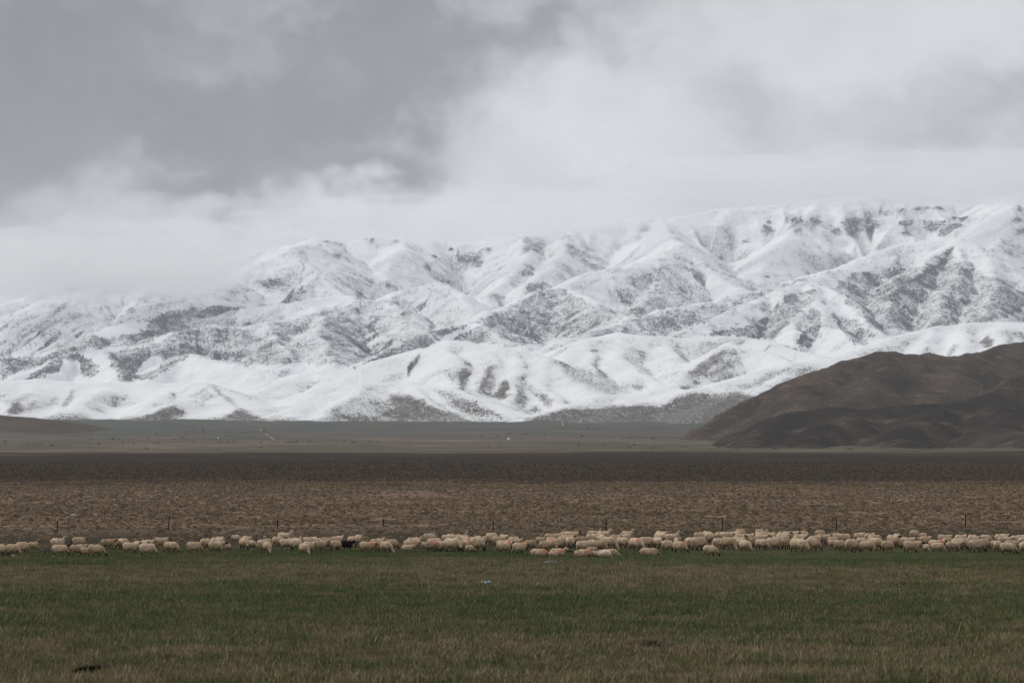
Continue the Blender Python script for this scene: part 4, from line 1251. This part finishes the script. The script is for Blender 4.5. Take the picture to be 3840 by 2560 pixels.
FLOCK = """
-32.06,151.89,0.93,54,G,-
-31.39,152.43,0.93,-20,G,-
-31.96,158.2,0.93,48,G,a
-32.7,165.6,0.7,-1,U,s
-31.32,167.08,0.93,3,U,wk
-28.48,152.72,0.93,17,G,-
-30.17,168.72,0.93,37,G,a
-27.45,153.39,0.93,25,W,d
-26.91,152.79,0.68,61,G,sa
-25.77,150.13,0.99,39,G,-
-27.88,167.06,0.93,30,W,rdt
-26.93,167.63,0.93,138,G,-
-24.98,158.84,0.93,13,W,-
-24.97,162.84,0.93,35,W,-
-24.82,164.77,0.93,43,W,d
-23.06,153.39,0.99,2,G,-
-24.43,168.79,0.93,-3,W,-
-22.49,159.74,0.96,-27,G,-
-20.77,158.36,0.93,30,G,-
-21.12,167.48,0.93,53,G,a
-20.71,169.92,0.93,51,W,-
-20.34,166.93,0.93,43,W,-
-19.56,160.23,0.93,19,W,-
-19.58,161.0,0.68,-3,W,sd
-19.1,162.34,0.68,52,G,s
-20.38,179.13,0.68,31,G,s
-18.75,171.55,0.93,-32,U,d
-18.45,166.82,0.93,-49,G,f
-18.17,169.12,0.69,-43,G,s
-16.83,163.51,0.93,64,G,a
-17.35,172.17,0.68,60,G,sa
-16.04,159.09,0.93,-61,G,f
-16.5,171.03,0.93,54,G,a
-16.68,177.98,0.93,-2,U,w
-15.13,168.23,0.93,28,W,-
-15.37,165.02,0.95,32,G,-
-14.62,164.45,0.93,50,G,-
-13.42,156.59,0.93,-53,G,f
-13.37,159.44,0.93,52,W,-
-14.11,168.62,0.93,31,W,k
-13.23,167.52,0.93,41,W,-
-12.78,161.95,0.93,42,W,-
-12.43,163.44,1.11,36,G,t
-11.8,162.57,0.93,54,G,-
-12.29,170.44,0.93,48,W,-
-11.14,163.9,0.93,21,W,B
-11.19,169.71,0.93,66,G,a
-10.85,172.79,0.93,-51,U,f
-9.63,161.03,0.94,4,W,rwk
-9.24,165.96,0.93,36,W,-
-8.68,161.57,0.93,33,G,-
-8.22,165.64,0.93,32,G,k
-8.31,160.28,0.93,-47,G,-
-6.86,169.92,0.93,-2,W,wk
-6.84,163.97,0.93,-1,W,rw
-6.92,160.45,0.68,-3,W,psw
-6.01,176.24,0.94,35,G,d
-5.96,166.99,0.68,60,G,sa
-5.36,168.29,0.93,5,G,-
-5.31,161.67,0.97,-27,G,rkt
-4.84,163.07,0.93,50,W,a
-4.68,175.87,0.93,44,W,-
-4.28,175.22,0.93,34,W,-
-3.7,174.67,0.93,17,U,hd
-3.96,161.7,1.19,-26,G,-
-3.59,171.04,0.93,36,W,-
-3.2,162.97,0.95,27,W,rd
-2.76,159.06,0.68,50,G,ps
-3.12,169.3,0.93,-43,G,-
-2.3,161.93,1.19,43,G,k
-2.63,170.61,0.93,45,W,-
-2.43,172.65,0.93,72,G,a
-1.91,177.15,0.71,52,G,s
-1.46,175.33,1.04,49,G,a
-0.93,172.13,0.93,3,W,d
-0.57,174.87,0.93,-50,G,-
-0.63,163.99,0.93,41,W,-
-0.47,159.02,0.93,29,W,rk
0.17,170.84,0.93,45,G,-
0.23,167.09,0.93,28,W,-
0.48,156.91,0.93,36,W,rk
0.6,169.99,0.68,49,G,s
1.24,163.7,0.93,-41,G,t
2.02,173.09,0.75,49,W,sdp
2.81,176.77,0.93,42,W,-
3.43,177.36,0.93,46,G,-
4.06,181.85,0.93,-35,W,-
4.45,180.79,0.93,3,W,k
3.96,174.11,0.93,2,W,d
2.73,169.12,0.93,45,G,-
2.09,161.27,0.93,67,G,a
2.64,162.97,0.98,-39,G,rd
3.12,165.6,1.0,48,G,-
3.61,168.32,1.01,39,G,-
4.06,167.74,0.99,68,G,a
4.85,168.25,1.01,38,G,t
4.56,159.52,0.93,65,G,a
5.05,161.12,0.93,37,W,k
5.86,160.2,0.93,-33,G,g
5.37,162.8,0.93,68,G,a
6.18,182.6,0.93,-3,U,d
6.92,182.0,0.93,17,U,w
6.53,181.37,0.7,-5,W,s
5.79,176.28,0.93,39,W,d
6.43,174.22,0.93,-61,W,f
6.55,164.04,1.16,-26,G,y
7.37,173.32,0.93,47,W,k
8.67,182.03,0.93,-3,U,wk
8.02,179.5,0.68,38,W,s
8.4,176.05,0.93,72,G,a
7.63,166.93,0.99,-41,G,-
8.32,162.32,1.11,-49,G,rd
9.26,167.15,1.02,25,G,-
1.71,151.88,0.95,0,S,r
2.61,151.4,0.7,31,S,rs
2.91,153.23,0.95,-5,L,rw
4.3,150.63,0.9,30,S,r
4.57,151.39,0.99,33,S,r
5.27,159.02,0.79,38,S,s
5.24,151.92,0.7,27,S,s
5.78,151.19,0.9,-35,S,W
6.14,152.33,0.97,-1,S,-
8.66,152.86,1.03,4,S,pn
11.15,181.07,0.93,-38,W,-
10.78,176.26,0.93,-42,G,f
10.47,174.41,0.68,43,G,sW
10.01,167.64,0.93,-49,G,-
11.62,175.46,0.93,-4,U,hwk
11.77,172.47,0.68,-67,U,sf
10.37,161.58,0.93,45,G,-
11.07,159.74,0.93,-38,G,rk
12.14,166.26,1.0,73,G,a
12.22,164.12,1.12,57,G,a
12.61,163.0,1.19,37,G,-
13.81,178.62,0.93,41,G,a
14.63,181.2,0.93,-32,G,-
14.38,176.37,0.93,49,G,-
12.44,152.0,0.93,31,G,rk
14.17,166.93,0.95,55,G,a
15.57,180.03,0.93,8,W,k
15.63,176.24,0.93,20,W,d
14.72,165.07,1.12,-43,G,fy
16.54,179.67,0.93,-30,W,-
15.81,169.62,0.93,-1,U,k
17.39,184.29,0.93,39,G,-
16.41,175.12,0.93,52,W,-
17.19,176.14,0.93,42,W,d
15.73,165.68,0.93,49,G,a
15.6,161.96,0.93,-41,G,f
16.9,169.71,0.93,56,G,ta
18.87,184.04,0.93,50,G,a
18.33,178.34,0.93,38,W,k
17.9,173.84,0.93,-33,W,-
16.93,164.28,1.0,-49,G,-
17.72,164.94,1.02,39,G,-
19.04,177.77,0.93,129,U,hw
20.06,178.83,0.93,23,W,-
19.72,176.02,0.93,1,U,d
20.85,179.69,0.93,42,W,-
18.32,166.93,1.09,46,G,d
19.29,171.1,0.93,41,G,-
18.79,165.95,0.93,48,G,t
18.93,160.09,1.17,-42,G,fd
20.0,169.75,0.93,30,W,k
20.84,175.12,0.93,19,W,d
21.66,180.47,0.93,29,G,-
20.21,162.79,1.11,39,G,r
21.33,171.75,0.93,55,W,w
21.57,172.44,0.93,37,W,h
23.1,181.66,0.93,42,G,a
22.51,175.15,0.93,-12,W,d
22.39,168.84,1.03,52,G,a
22.24,168.09,0.78,62,G,as
22.38,165.28,0.93,46,G,-
23.66,176.19,0.93,47,G,a
24.12,175.48,0.93,30,G,-
22.56,160.77,1.15,47,G,-
25.49,178.04,0.93,41,W,a
26.02,176.28,0.93,44,W,-
26.07,174.09,0.93,-2,G,k
24.52,169.67,0.93,36,G,-
23.88,162.97,0.95,-17,G,-
24.81,165.57,1.12,-40,G,-
25.16,162.32,1.0,41,G,pw
27.33,173.84,0.93,-47,W,-
27.92,175.74,0.93,66,G,a
26.67,169.04,0.97,-44,G,kt
30.25,181.94,0.93,47,G,a
31.03,182.61,0.68,48,G,sap
27.64,169.41,0.93,-19,W,d
26.44,160.24,1.03,0,W,-
28.92,173.53,0.69,-34,U,hs
29.01,169.99,0.94,41,W,d
27.73,162.04,0.68,-72,G,sf
28.78,164.28,0.96,3,W,r
28.39,161.51,0.77,-19,G,s
31.04,173.88,0.93,-10,W,d
30.4,169.12,0.93,40,G,-
29.5,161.66,0.93,-4,W,-
30.42,164.94,1.07,35,G,k
31.98,172.69,0.93,35,W,-
31.35,167.42,0.93,45,G,-
32.48,170.8,0.93,28,W,-
32.99,173.43,0.93,42,G,-
30.71,160.13,1.15,32,G,-
31.75,162.97,1.06,43,G,rt
33.82,172.93,0.98,35,G,a
33.05,166.26,0.79,67,G,as
32.55,162.22,0.93,58,G,a
32.24,157.56,0.93,2,G,-
35.38,175.08,0.93,5,W,k
34.82,171.24,0.93,1,W,-
33.39,161.67,1.0,2,G,k
35.97,173.05,0.93,41,G,-
36.63,173.84,0.93,24,W,-
33.6,158.83,0.93,56,G,a
35.78,169.49,0.93,48,W,-
"""
POSTS = [(214, 1990, 38), (632, 1985, 50), (1041, 1979, 36), (1439, 1972, 25), (1850, 1985, 36), (2272, 1990, 54), (2707, 1993, 55), (3138, 1989, 52), (3619, 1974, 47)]
ORD = 'zeroth first second third fourth fifth sixth seventh eighth ninth tenth eleventh twelfth thirteenth fourteenth fifteenth sixteenth seventeenth eighteenth nineteenth twentieth'.split()
flock = []
for ln in FLOCK.strip().splitlines():
    a = ln.split(',')
    flock.append([float(a[0]), float(a[1]), float(a[2]), float(a[3]), a[4], a[5]])
pu = [(q[0] - 1920) * K for q in POSTS]
rows = {}
for r in flock:
    sec = sum(r[0] / r[1] > u for u in pu)
    if r[4] in 'LS':
        row = 'resting'
    else:
        row = 'front' if r[1] < 163.5 else ('middle' if r[1] < 171.5 else 'back')
    rows.setdefault((sec, row), []).append(r)
for (sec, row), L in rows.items():
    L.sort(key=lambda q: q[0] / q[1])
    for i, r in enumerate(L):
        where = 'left of the first fence post' if sec == 0 else ('right of the ninth fence post' if sec == 9 else 'between %s and %s fence posts' % (ORD[sec], ORD[sec + 1]))
        if row == 'resting':
            place = '%s from left among resting sheep' % ORD[i + 1]
        else:
            place = '%s from left in %s row' % (ORD[i + 1], row)
        if len(L) == 1:
            place = 'only one lying down' if row == 'resting' else 'alone in %s row' % row
        r.append(place + ' ' + where)
horn_cache = {}
for i, (x, y, s, yaw, pose, fl, place) in enumerate(flock):
    rnd = random.Random(i * 13 + 5)
    vi = rnd.randrange(len(SHAPES[pose]))
    me, info = SHAPES[pose][vi]
    o = bpy.data.objects.new('sheep', me)
    COL.objects.link(o)
    o.location = (x, y, float(ground_z(x, y)) - .015)
    o.rotation_euler = (rnd.uniform(-.03, .03), rnd.uniform(-.03, .03), rad(yaw))
    o.scale = (s * rnd.uniform(1.06, 1.16), s * rnd.uniform(1.12, 1.28), s * rnd.uniform(1.10, 1.18))
    tone = rnd.uniform(.46, .74)
    if 't' in fl or 'g' in fl:
        tone = rnd.uniform(.34, .42)
    if 'W' in fl:
        tone = .95
    if 'B' in fl:
        tone = 0.0
        o.scale *= .9
    red = .95 if 'r' in fl else (.45 if 'p' in fl else 0)
    fk = 1.0 if 'k' in fl else (.75 if 'd' in fl else (0.0 if 'w' in fl else rnd.choice((.2, .5, .75, .9, 1.0))))
    if 'w' in fl and 'k' in fl:
        fk = .45
    o.color = (red, fk, tone, 1)
    look = 'black' if 'B' in fl else ('red-marked' if 'r' in fl else ('pink-tinged' if 'p' in fl else ('white' if 'W' in fl else ('tan' if tone < .43 else 'cream'))))
    if 'h' in fl:
        look += ' horned'
    elif 'B' not in fl and 'k' in fl and 'w' not in fl:
        look += ' dark-faced'
    kind = 'lamb' if 's' in fl else 'sheep'
    act = {'G': 'grazing', 'W': 'walking', 'U': 'standing', 'L': 'resting', 'S': 'resting'}[pose]
    o.name = kind
    lab = '%s %s %s, %s' % (look, kind, act, place)
    tag(o, lab, kind, 'flock of sheep strung across the plain')
    if 'h' in fl:
        for sgn in (-1, 1):
            key = (pose, vi, sgn)
            if key not in horn_cache:
                horn_cache[key] = horn_mesh(sgn, info)
            h = bpy.data.objects.new('horn', horn_cache[key])
            COL.objects.link(h)
            h.parent = o


# ------------------------------------------------------------------ fence posts behind the flock
m_post = plain('post_wood', (0.016, 0.013, 0.012), 0.95, .3, 20)


def post_mesh(h, seed):
    rnd = random.Random(seed)
    V, F = [], []
    ns, nc = 6, 7
    bx, by = 0, 0
    for i in range(ns + 1):
        t = i / ns
        bx += rnd.uniform(-.012, .012)
        by += rnd.uniform(-.012, .012)
        r = .046 * (1 - .25 * t) * rnd.uniform(.9, 1.1)
        for k in range(nc):
            a = 2 * math.pi * k / nc
            V.append((bx + r * math.cos(a), by + r * math.sin(a), -.2 + (h + .2) * t))
    for i in range(ns):
        for k in range(nc):
            F.append((i * nc + k, i * nc + (k + 1) % nc, (i + 1) * nc + (k + 1) % nc, (i + 1) * nc + k))
    k = len(V)
    V.append((bx, by, h + .03))
    F += [(ns * nc + q, ns * nc + (q + 1) % nc, k) for q in range(nc)]
    me = mesh_from('fence_post', V, F)
    me.materials.append(m_post)
    return me


def py_to_Y(py):
    return float(np.exp(np.interp(slope_of(py)[0], KS, KY)))


POST_LAB = ['short dark fence post behind the leftmost sheep, nearest the left edge', 'leaning dark fence post, second from the left edge', 'thin dark fence post, third from left, above the head-up white-faced sheep',
            'shortest dark fence post, fourth from left, behind the black sheep', 'thin dark fence post, fifth from left, middle of the picture', 'tall dark fence post, sixth from left, above the resting group',
            'tall dark fence post, seventh from left', 'dark fence post, eighth from left, second from the right edge', 'dark fence post nearest the right edge']
for i, (px, py, hp) in enumerate(POSTS):
    Y = py_to_Y(py)
    X = (px - 1920) * K * slope_of(py)[1] * Y
    o = bpy.data.objects.new('fence_post', post_mesh(hp * K * Y, i))
    COL.objects.link(o)
    o.location = (X, Y, float(ground_z(X, Y)))
    o.rotation_euler = (0, rad([1, 4, -1, 0, 1, 1, 2, -1, 3][i]), 0)
    tag(o, POST_LAB[i], 'fence post', 'fence posts behind the flock')
    # wire staples
    wv, wf = [], []
    for zf in (.35, .6, .85):
        z = hp * K * Y * zf
        k = len(wv)
        wv += [(-.04, -.045, z), (.04, -.045, z), (.04, -.045, z + .02), (-.04, -.045, z + .02), (-.04, .045, z), (.04, .045, z), (.04, .045, z + .02), (-.04, .045, z + .02)]
        wf += [(k, k + 1, k + 2, k + 3), (k + 4, k + 7, k + 6, k + 5), (k, k + 4, k + 5, k + 1), (k + 3, k + 2, k + 6, k + 7), (k, k + 3, k + 7, k + 4), (k + 1, k + 5, k + 6, k + 2)]
    sm_ = mesh_from('wire_tie', wv, wf, False)
    sm_.materials.append(m_post)
    t_ = bpy.data.objects.new('wire_tie', sm_)
    COL.objects.link(t_)
    t_.parent = o

# ------------------------------------------------------------------ far poles and tents
m_pole = plain('weathered_pole', (0.15, 0.14, 0.13), 0.9, .2, 3)


def pole(px, pyb, pyt, label, bar=False):
    Y = py_to_Y(pyb)
    X = (px - 1920) * K * slope_of(pyb)[1] * Y
    h = (pyb - pyt) * K * Y
    e = bpy.data.objects.new('utility_pole', None)
    COL.objects.link(e)
    e.location = (X, Y, float(ground_z(X, Y)))
    tag(e, label, 'pole', 'distant poles on the dark heath')

    def cyl(nm, a, b, r0, r1):
        a, b = Vector(a), Vector(b)
        d = (b - a).normalized()
        u = d.orthogonal().normalized()
        w = d.cross(u)
        V = [c + (u * math.cos(q) + w * math.sin(q)) * r for c, r in ((a, r0), (b, r1)) for q in [k * math.pi / 4 for k in range(8)]]
        F = [(k, (k + 1) % 8, 8 + (k + 1) % 8, 8 + k) for k in range(8)] + [tuple(range(8))[::-1], tuple(range(8, 16))]
        ob = link(nm, mesh_from(nm, V, F), m_pole, e)
        return ob
    cyl('shaft', (0, 0, -.3), (0, 0, h), .11, .08)
    if bar:
        cyl('crossarm', (-.5, 0, h - .35), (.5, 0, h - .35), .07, .07)
        for sx in (-.4, .4):
            cyl('insulator', (sx, 0, h - .3), (sx, 0, h - .08), .05, .03)
    else:
        cyl('cap', (0, 0, h), (0, 0, h + .08), .1, .06)


pole(448, 1806, 1780, 'thin pale pole on dark heath, leftmost of the far poles')
pole(582, 1806, 1776, 'thin pale pole on dark heath, second far pole from left')
pole(2608, 1786, 1771, 'short pale stake on dark heath below the brown hill', False)
pole(2876, 1745, 1701, 'tall far pole with crossarm on dark heath before the brown hills', True)

m_tent = plain('tent_canvas', (0.72, 0.70, 0.67), 0.8, .06, 2)
m_dark = plain('dark_opening', (0.05, 0.045, 0.04), 0.9, .2, 2)


def tent(px, pyb, wpx, hpx, label):
    Y = py_to_Y(pyb)
    X = (px - 1920) * K * slope_of(pyb)[1] * Y
    m = K * Y
    w, h = wpx * m, hpx * m
    e = bpy.data.objects.new('tent', None)
    COL.objects.link(e)
    e.location = (X, Y, float(ground_z(X, Y)))
    tag(e, label, 'tent')
    nc = 20
    V, F = [], []
    for r, z in ((.5, -.05), (.46, .30), (.34, .55), (.16, .9), (.10, 1.0)):
        for k in range(nc):
            a = 2 * math.pi * k / nc
            sag = 1 + .05 * math.cos(a * 8)
            V.append((r * w * sag * math.cos(a), r * w * sag * math.sin(a), z * h))
    for i in range(4):
        for k in range(nc):
            F.append((i * nc + k, i * nc + (k + 1) % nc, (i + 1) * nc + (k + 1) % nc, (i + 1) * nc + k))
    F.append(tuple(range(4 * nc, 5 * nc)))
    link('canvas', mesh_from('canvas', V, F), m_tent, e)
    dw, dh = w * .07, h * .30
    link('doorway', mesh_from('doorway', [(-dw, -w * .505, 0), (dw, -w * .505, 0), (dw * .7, -w * .48, dh), (-dw * .7, -w * .48, dh), (-dw, -w * .45, 0), (dw, -w * .45, 0), (dw * .7, -w * .42, dh), (-dw * .7, -w * .42, dh)],
                              [(0, 1, 2, 3), (4, 7, 6, 5), (0, 3, 7, 4), (1, 5, 6, 2), (3, 2, 6, 7), (0, 4, 5, 1)], False), m_dark, e)
    rr = .13 * w
    link('smoke_cap', mesh_from('smoke_cap', [(rr * math.cos(q), rr * math.sin(q), h * .97) for q in [k * math.pi / 5 for k in range(10)]] + [(0, 0, h * 1.06)], [(k, (k + 1) % 10, 10) for k in range(10)] + [tuple(range(10))[::-1]]), m_tent, e)


tent(1907, 1648, 12, 6.5, 'white round herder tent alone on the far plain')
tent(818, 1645, 6, 5, 'tiny pale tent on the far plain at left')


# ------------------------------------------------------------------ stones, litter, burrow and shrubs in the meadow
def stone(name, px, py, wpx, hpx, mat, label, cat, seed, sink=.25, dep=.6):
    Y = py_to_Y(py)
    X = (px - 1920) * K * slope_of(py)[1] * Y
    m = K * Y
    bm = bmesh.new()
    bmesh.ops.create_icosphere(bm, subdivisions=3, radius=1.0)
    for v in bm.verts:
        q = v.co * 1.4 + Vector((seed * 3.1, 0, 1))
        v.co *= 1 + .3 * mnoise.noise(q) + .12 * mnoise.noise(q * 3)
        v.co = Vector((v.co.x * wpx * m * .5, v.co.y * wpx * m * .5 * dep, v.co.z * hpx * m))
    me = bpy.data.meshes.new(name)
    bm.to_mesh(me)
    bm.free()
    me.polygons.foreach_set('use_smooth', np.ones(len(me.polygons), bool))
    o = link(name, me, mat)
    o.location = (X, Y, float(ground_z(X, Y)) + hpx * m * .5 * (1 - sink * 2))
    tag(o, label, cat)
    return o


m_pale = plain('pale_stone', (0.36, 0.32, 0.27), 0.9, .15, 12)
m_grey = plain('grey_stone', (0.12, 0.115, 0.095), 0.9, .2, 12)
m_soil = plain('dark_soil', (0.022, 0.017, 0.012), 0.95, .3, 9)
m_dung = plain('dung', (0.012, 0.009, 0.007), 0.95, .3, 20)
stone('stone', 2062, 2118, 58, 12, m_grey, 'long low grey stone in the grass below the resting sheep', 'stone', 1)
stone('stone', 1203, 2166, 26, 14, m_grey, 'small grey stone half hidden in the left meadow', 'stone', 2)
stone('stone', 52, 2088, 22, 5, m_pale, 'small pale stone in the grass below the leftmost sheep', 'stone', 3)
stone('stone', 204, 2087, 16, 4, m_pale, 'small pale stone in grass under the first fence post', 'stone', 4)
stone('stone', 1662, 2560, 40, 12, m_pale, 'pale stone at the bottom edge of the picture', 'stone', 5, .2)
stone('flat_stone', 246, 1948, 24, 5, m_pale, 'flat white slab on the steppe above the first fence post', 'stone', 6, .1)
stone('flat_stone', 276, 1935, 26, 7, m_pale, 'larger flat white slab on the steppe, upper of two by the first post', 'stone', 7, .1)
stone('flat_stone', 1058, 2000, 30, 6, m_pale, 'flat pale slab below the third fence post', 'stone', 8, .1)
stone('flat_stone', 3595, 1912, 34, 3, m_pale, 'thin pale slab on the steppe above the ninth fence post', 'stone', 9, .1)
stone('dung_pat', 2130, 2140, 20, 8, m_dung, 'small black dung pat right of the long grey stone', 'dung', 11)
stone('dung_pat', 3460, 2310, 60, 9, m_dung, 'flat dark dung pat in the right meadow', 'dung', 12)
stone('dung_pat', 2140, 2268, 18, 8, m_dung, 'tiny dark dung pat in the central meadow', 'dung', 13)
stone('dung_pat', 2905, 2186, 30, 8, plain('dry_dung', (.05, .055, .045), .9, .2, 9), 'greyish dried dung pat in the right meadow', 'dung', 14)

# blue litter: a folded strip of plastic sheet lying on the grass
Y = py_to_Y(2192)
X = (1823 - 1920) * K * slope_of(2192)[1] * Y
V, F = [], []
nx, ny = 14, 5
for j in range(ny):
    for i in range(nx):
        a, b = i / (nx - 1) - .5, j / (ny - 1) - .5
        V.append((a * 36 * K * Y, b * .22, .05 + .05 * math.sin(i * 1.3) * .5 + .05 * math.cos(j * 2.1 + i * .4) - .04 * b + .03 * mnoise.noise(Vector((i * .7, j * .9, 3)))))
k0 = len(V)
V += [(v[0], v[1], v[2] - .012) for v in V]
for j in range(ny - 1):
    for i in range(nx - 1):
        q = j * nx + i
        F += [(q, q + 1, q + nx + 1, q + nx), (k0 + q, k0 + q + nx, k0 + q + nx + 1, k0 + q + 1)]
for i in range(nx - 1):
    F += [(i, k0 + i, k0 + i + 1, i + 1), ((ny - 1) * nx + i, (ny - 1) * nx + i + 1, k0 + (ny - 1) * nx + i + 1, k0 + (ny - 1) * nx + i)]
o = link('plastic_scrap', mesh_from('plastic_scrap', V, F), plain('blue_plastic', (0.13, 0.33, 0.39), 0.45, .12, 14, .5))
o.location = (X, Y, float(ground_z(X, Y)) + .07)
o.rotation_euler = (rad(18), 0, rad(4))
tag(o, 'pale blue plastic scrap lying on the central meadow grass', 'litter')

# burrow mouth: a cut turf bank, hollow below an overhanging lip
Y = py_to_Y(2526)
X = (327 - 1920) * K * slope_of(2526)[1] * Y
e = bpy.data.objects.new('burrow', None)
COL.objects.link(e)
e.location = (X, Y, float(ground_z(X, Y)))
e.rotation_euler = (0, rad(-8), 0)
tag(e, 'dark burrow mouth under a turf lip in the left foreground', 'burrow')


def arch(nm, r0, r1, h0, h1, y0, y1, mat, n=18, close=False):
    V, F = [], []
    for y in (y0, y1):
        for r, h in ((r0, h0), (r1, h1)):
            for k in range(n + 1):
                a = math.pi * k / n
                jj = 1 + .10 * mnoise.noise(Vector((k * .6, r * 9, y * 3)))
                V.append((r * jj * math.cos(a), y + .05 * math.sin(k * .7), h * jj * math.sin(a) ** .7 - .02))
    m = n + 1
    for k in range(n):
        F += [(k, m + k, m + k + 1, k + 1), (2 * m + k, 2 * m + k + 1, 3 * m + k + 1, 3 * m + k), (m + k, 3 * m + k, 3 * m + k + 1, m + k + 1), (k, k + 1, 2 * m + k + 1, 2 * m + k)]
    if close:
        F.append(tuple(2 * m + k for k in range(n + 1)))
    return link(nm, mesh_from(nm, V, F), mat, e)


arch('turf_lip', .345, .40, .15, .172, -.04, .5, plain('turf', (0.035, 0.030, 0.016), .95, .3, 8))
arch('tunnel', .335, .345, .135, .145, -.02, .9, m_soil, close=True)

# mound of dug earth in the right foreground
mx, my, mz = P3(2420, 2440, py_to_Y(2440))
mz = float(ground_z(mx, my))
V, F = [], []
nr, nc = 14, 36
for i in range(nr + 1):
    t = i / nr
    for k in range(nc):
        a = 2 * math.pi * k / nc
        q = Vector((t * math.cos(a) * 3, t * math.sin(a) * 3, 4))
        h = .24 * math.cos(t * math.pi / 2) ** 1.3 * (1 + .5 * mnoise.noise(q)) + .05 * mnoise.noise(q * 3) * (1 - t) - .04 * t
        V.append((t * .95 * (1 + .15 * math.sin(2 * a + 1)) * math.cos(a), t * .7 * math.sin(a), h))
for i in range(nr):
    for k in range(nc):
        F.append((i * nc + k, i * nc + (k + 1) % nc, (i + 1) * nc + (k + 1) % nc, (i + 1) * nc + k))
m_clod = plain('clod_soil', (0.068, 0.050, 0.032), .95, .45, 5)
mo = link('earth_mound', mesh_from('earth_mound', V, F), m_clod, None, (mx, my, mz))
tag(mo, 'low brown mound of dug earth in the right foreground grass', 'mound')
bm = bmesh.new()
for i in range(90):
    rr = random.random() ** .6
    a = random.random() * 6.283
    x, y = .95 * rr * math.cos(a), .65 * rr * math.sin(a)
    z = .24 * math.cos(rr * math.pi / 2) ** 1.3
    g = bmesh.ops.create_icosphere(bm, subdivisions=1, radius=random.uniform(.02, .075))
    for v in g['verts']:
        v.co = Vector((v.co.x * 1.3, v.co.y, v.co.z * .8)) * (1 + .4 * mnoise.noise(v.co * 20 + Vector((i, 0, 0)))) + Vector((x, y, z))
me = bpy.data.meshes.new('soil_clods')
bm.to_mesh(me)
bm.free()
o = link('soil_clods', me, m_clod, mo)
o['kind'] = 'stuff'
tv = [blade_tuft(300, 600, .85, .05, .16, .007, .8)]
for v in tv[0].vertices:
    rr = min(1, math.hypot(v.co.x / .95, v.co.y / .7))
    v.co.z += .24 * math.cos(rr * math.pi / 2) ** 1.3
tv[0].name = 'mound_grass'
o = link('mound_grass', tv[0], gmat, mo)
o['kind'] = 'stuff'


# grey dry shrubs among the left sheep
m_twig = plain('dry_twig', (0.16, 0.13, 0.12), .9, .2, 9)


def shrub(px, py, wpx, hpx, label, seed):
    Y = py_to_Y(py)
    X = (px - 1920) * K * slope_of(py)[1] * Y
    m = K * Y
    rnd = random.Random(seed)
    e = bpy.data.objects.new('dry_shrub', None)
    COL.objects.link(e)
    e.location = (X, Y, float(ground_z(X, Y)))
    tag(e, label, 'shrub', 'dry shrubs among the left sheep')
    V, F = [], []
    for i in range(70):
        a, l = rnd.random() * 6.283, rnd.random()
        b = Vector((.25 * l * math.cos(a) * wpx * m, .25 * l * math.sin(a) * .5, 0))
        t = Vector((b.x * 2, b.y * 2, 0)) + Vector((rnd.uniform(-.06, .06), rnd.uniform(-.06, .06), hpx * m * rnd.uniform(.5, 1.0)))
        s = Vector((.006, .004, 0))
        k = len(V)
        V += [b - s, b + s, t + s * .5, t - s * .5, b + Vector((0, .008, 0)), t + Vector((0, .005, 0))]
        F += [(k, k + 1, k + 2, k + 3), (k + 1, k + 4, k + 5, k + 2), (k + 4, k, k + 3, k + 5)]
    link('twigs', mesh_from('twigs', V, F, False), m_twig, e)
    lv = leaf_clump(seed, 220, .5, 1.0, .12)
    lv.name = 'dry_leaves'
    for v in lv.vertices:
        v.co = Vector((v.co.x * wpx * m, v.co.y * .6, v.co.z * hpx * m))
    link('dry_leaves', lv, m_twig, e)


shrub(262, 2048, 34, 26, 'grey dry shrub right of the dark-and-white-faced standing sheep', 101)
shrub(168, 2074, 46, 22, 'low grey dry shrub in front of the lamb at far left', 102)
shrub(2125, 2070, 40, 14, 'dry grey shrub patch behind the resting sheep', 103)

# earth tracks on the far plain
m_track = plain('track_dirt', (0.26, 0.21, 0.165), .95, .15, .05)


def track(pts, w):
    V, F = [], []
    for px, py in pts:
        Y = py_to_Y(py)
        X = (px - 1920) * K * Y
        for sx in (-.5, .5):
            V.append((X + sx * w, Y, float(ground_z(X + sx * w, Y)) + .35))
    for i in range(len(pts) - 1):
        F.append((2 * i, 2 * i + 1, 2 * i + 3, 2 * i + 2))
    o = link('dirt_track', mesh_from('dirt_track', V, F), m_track)
    tag(o, kind='structure')


track([(1030, 1650), (1005, 1632), (985, 1620), (978, 1608), (970, 1600), (974, 1592)], 3.2)
track([(2108, 1600), (2112, 1592), (2106, 1584), (2114, 1576), (2112, 1570)], 3.5)
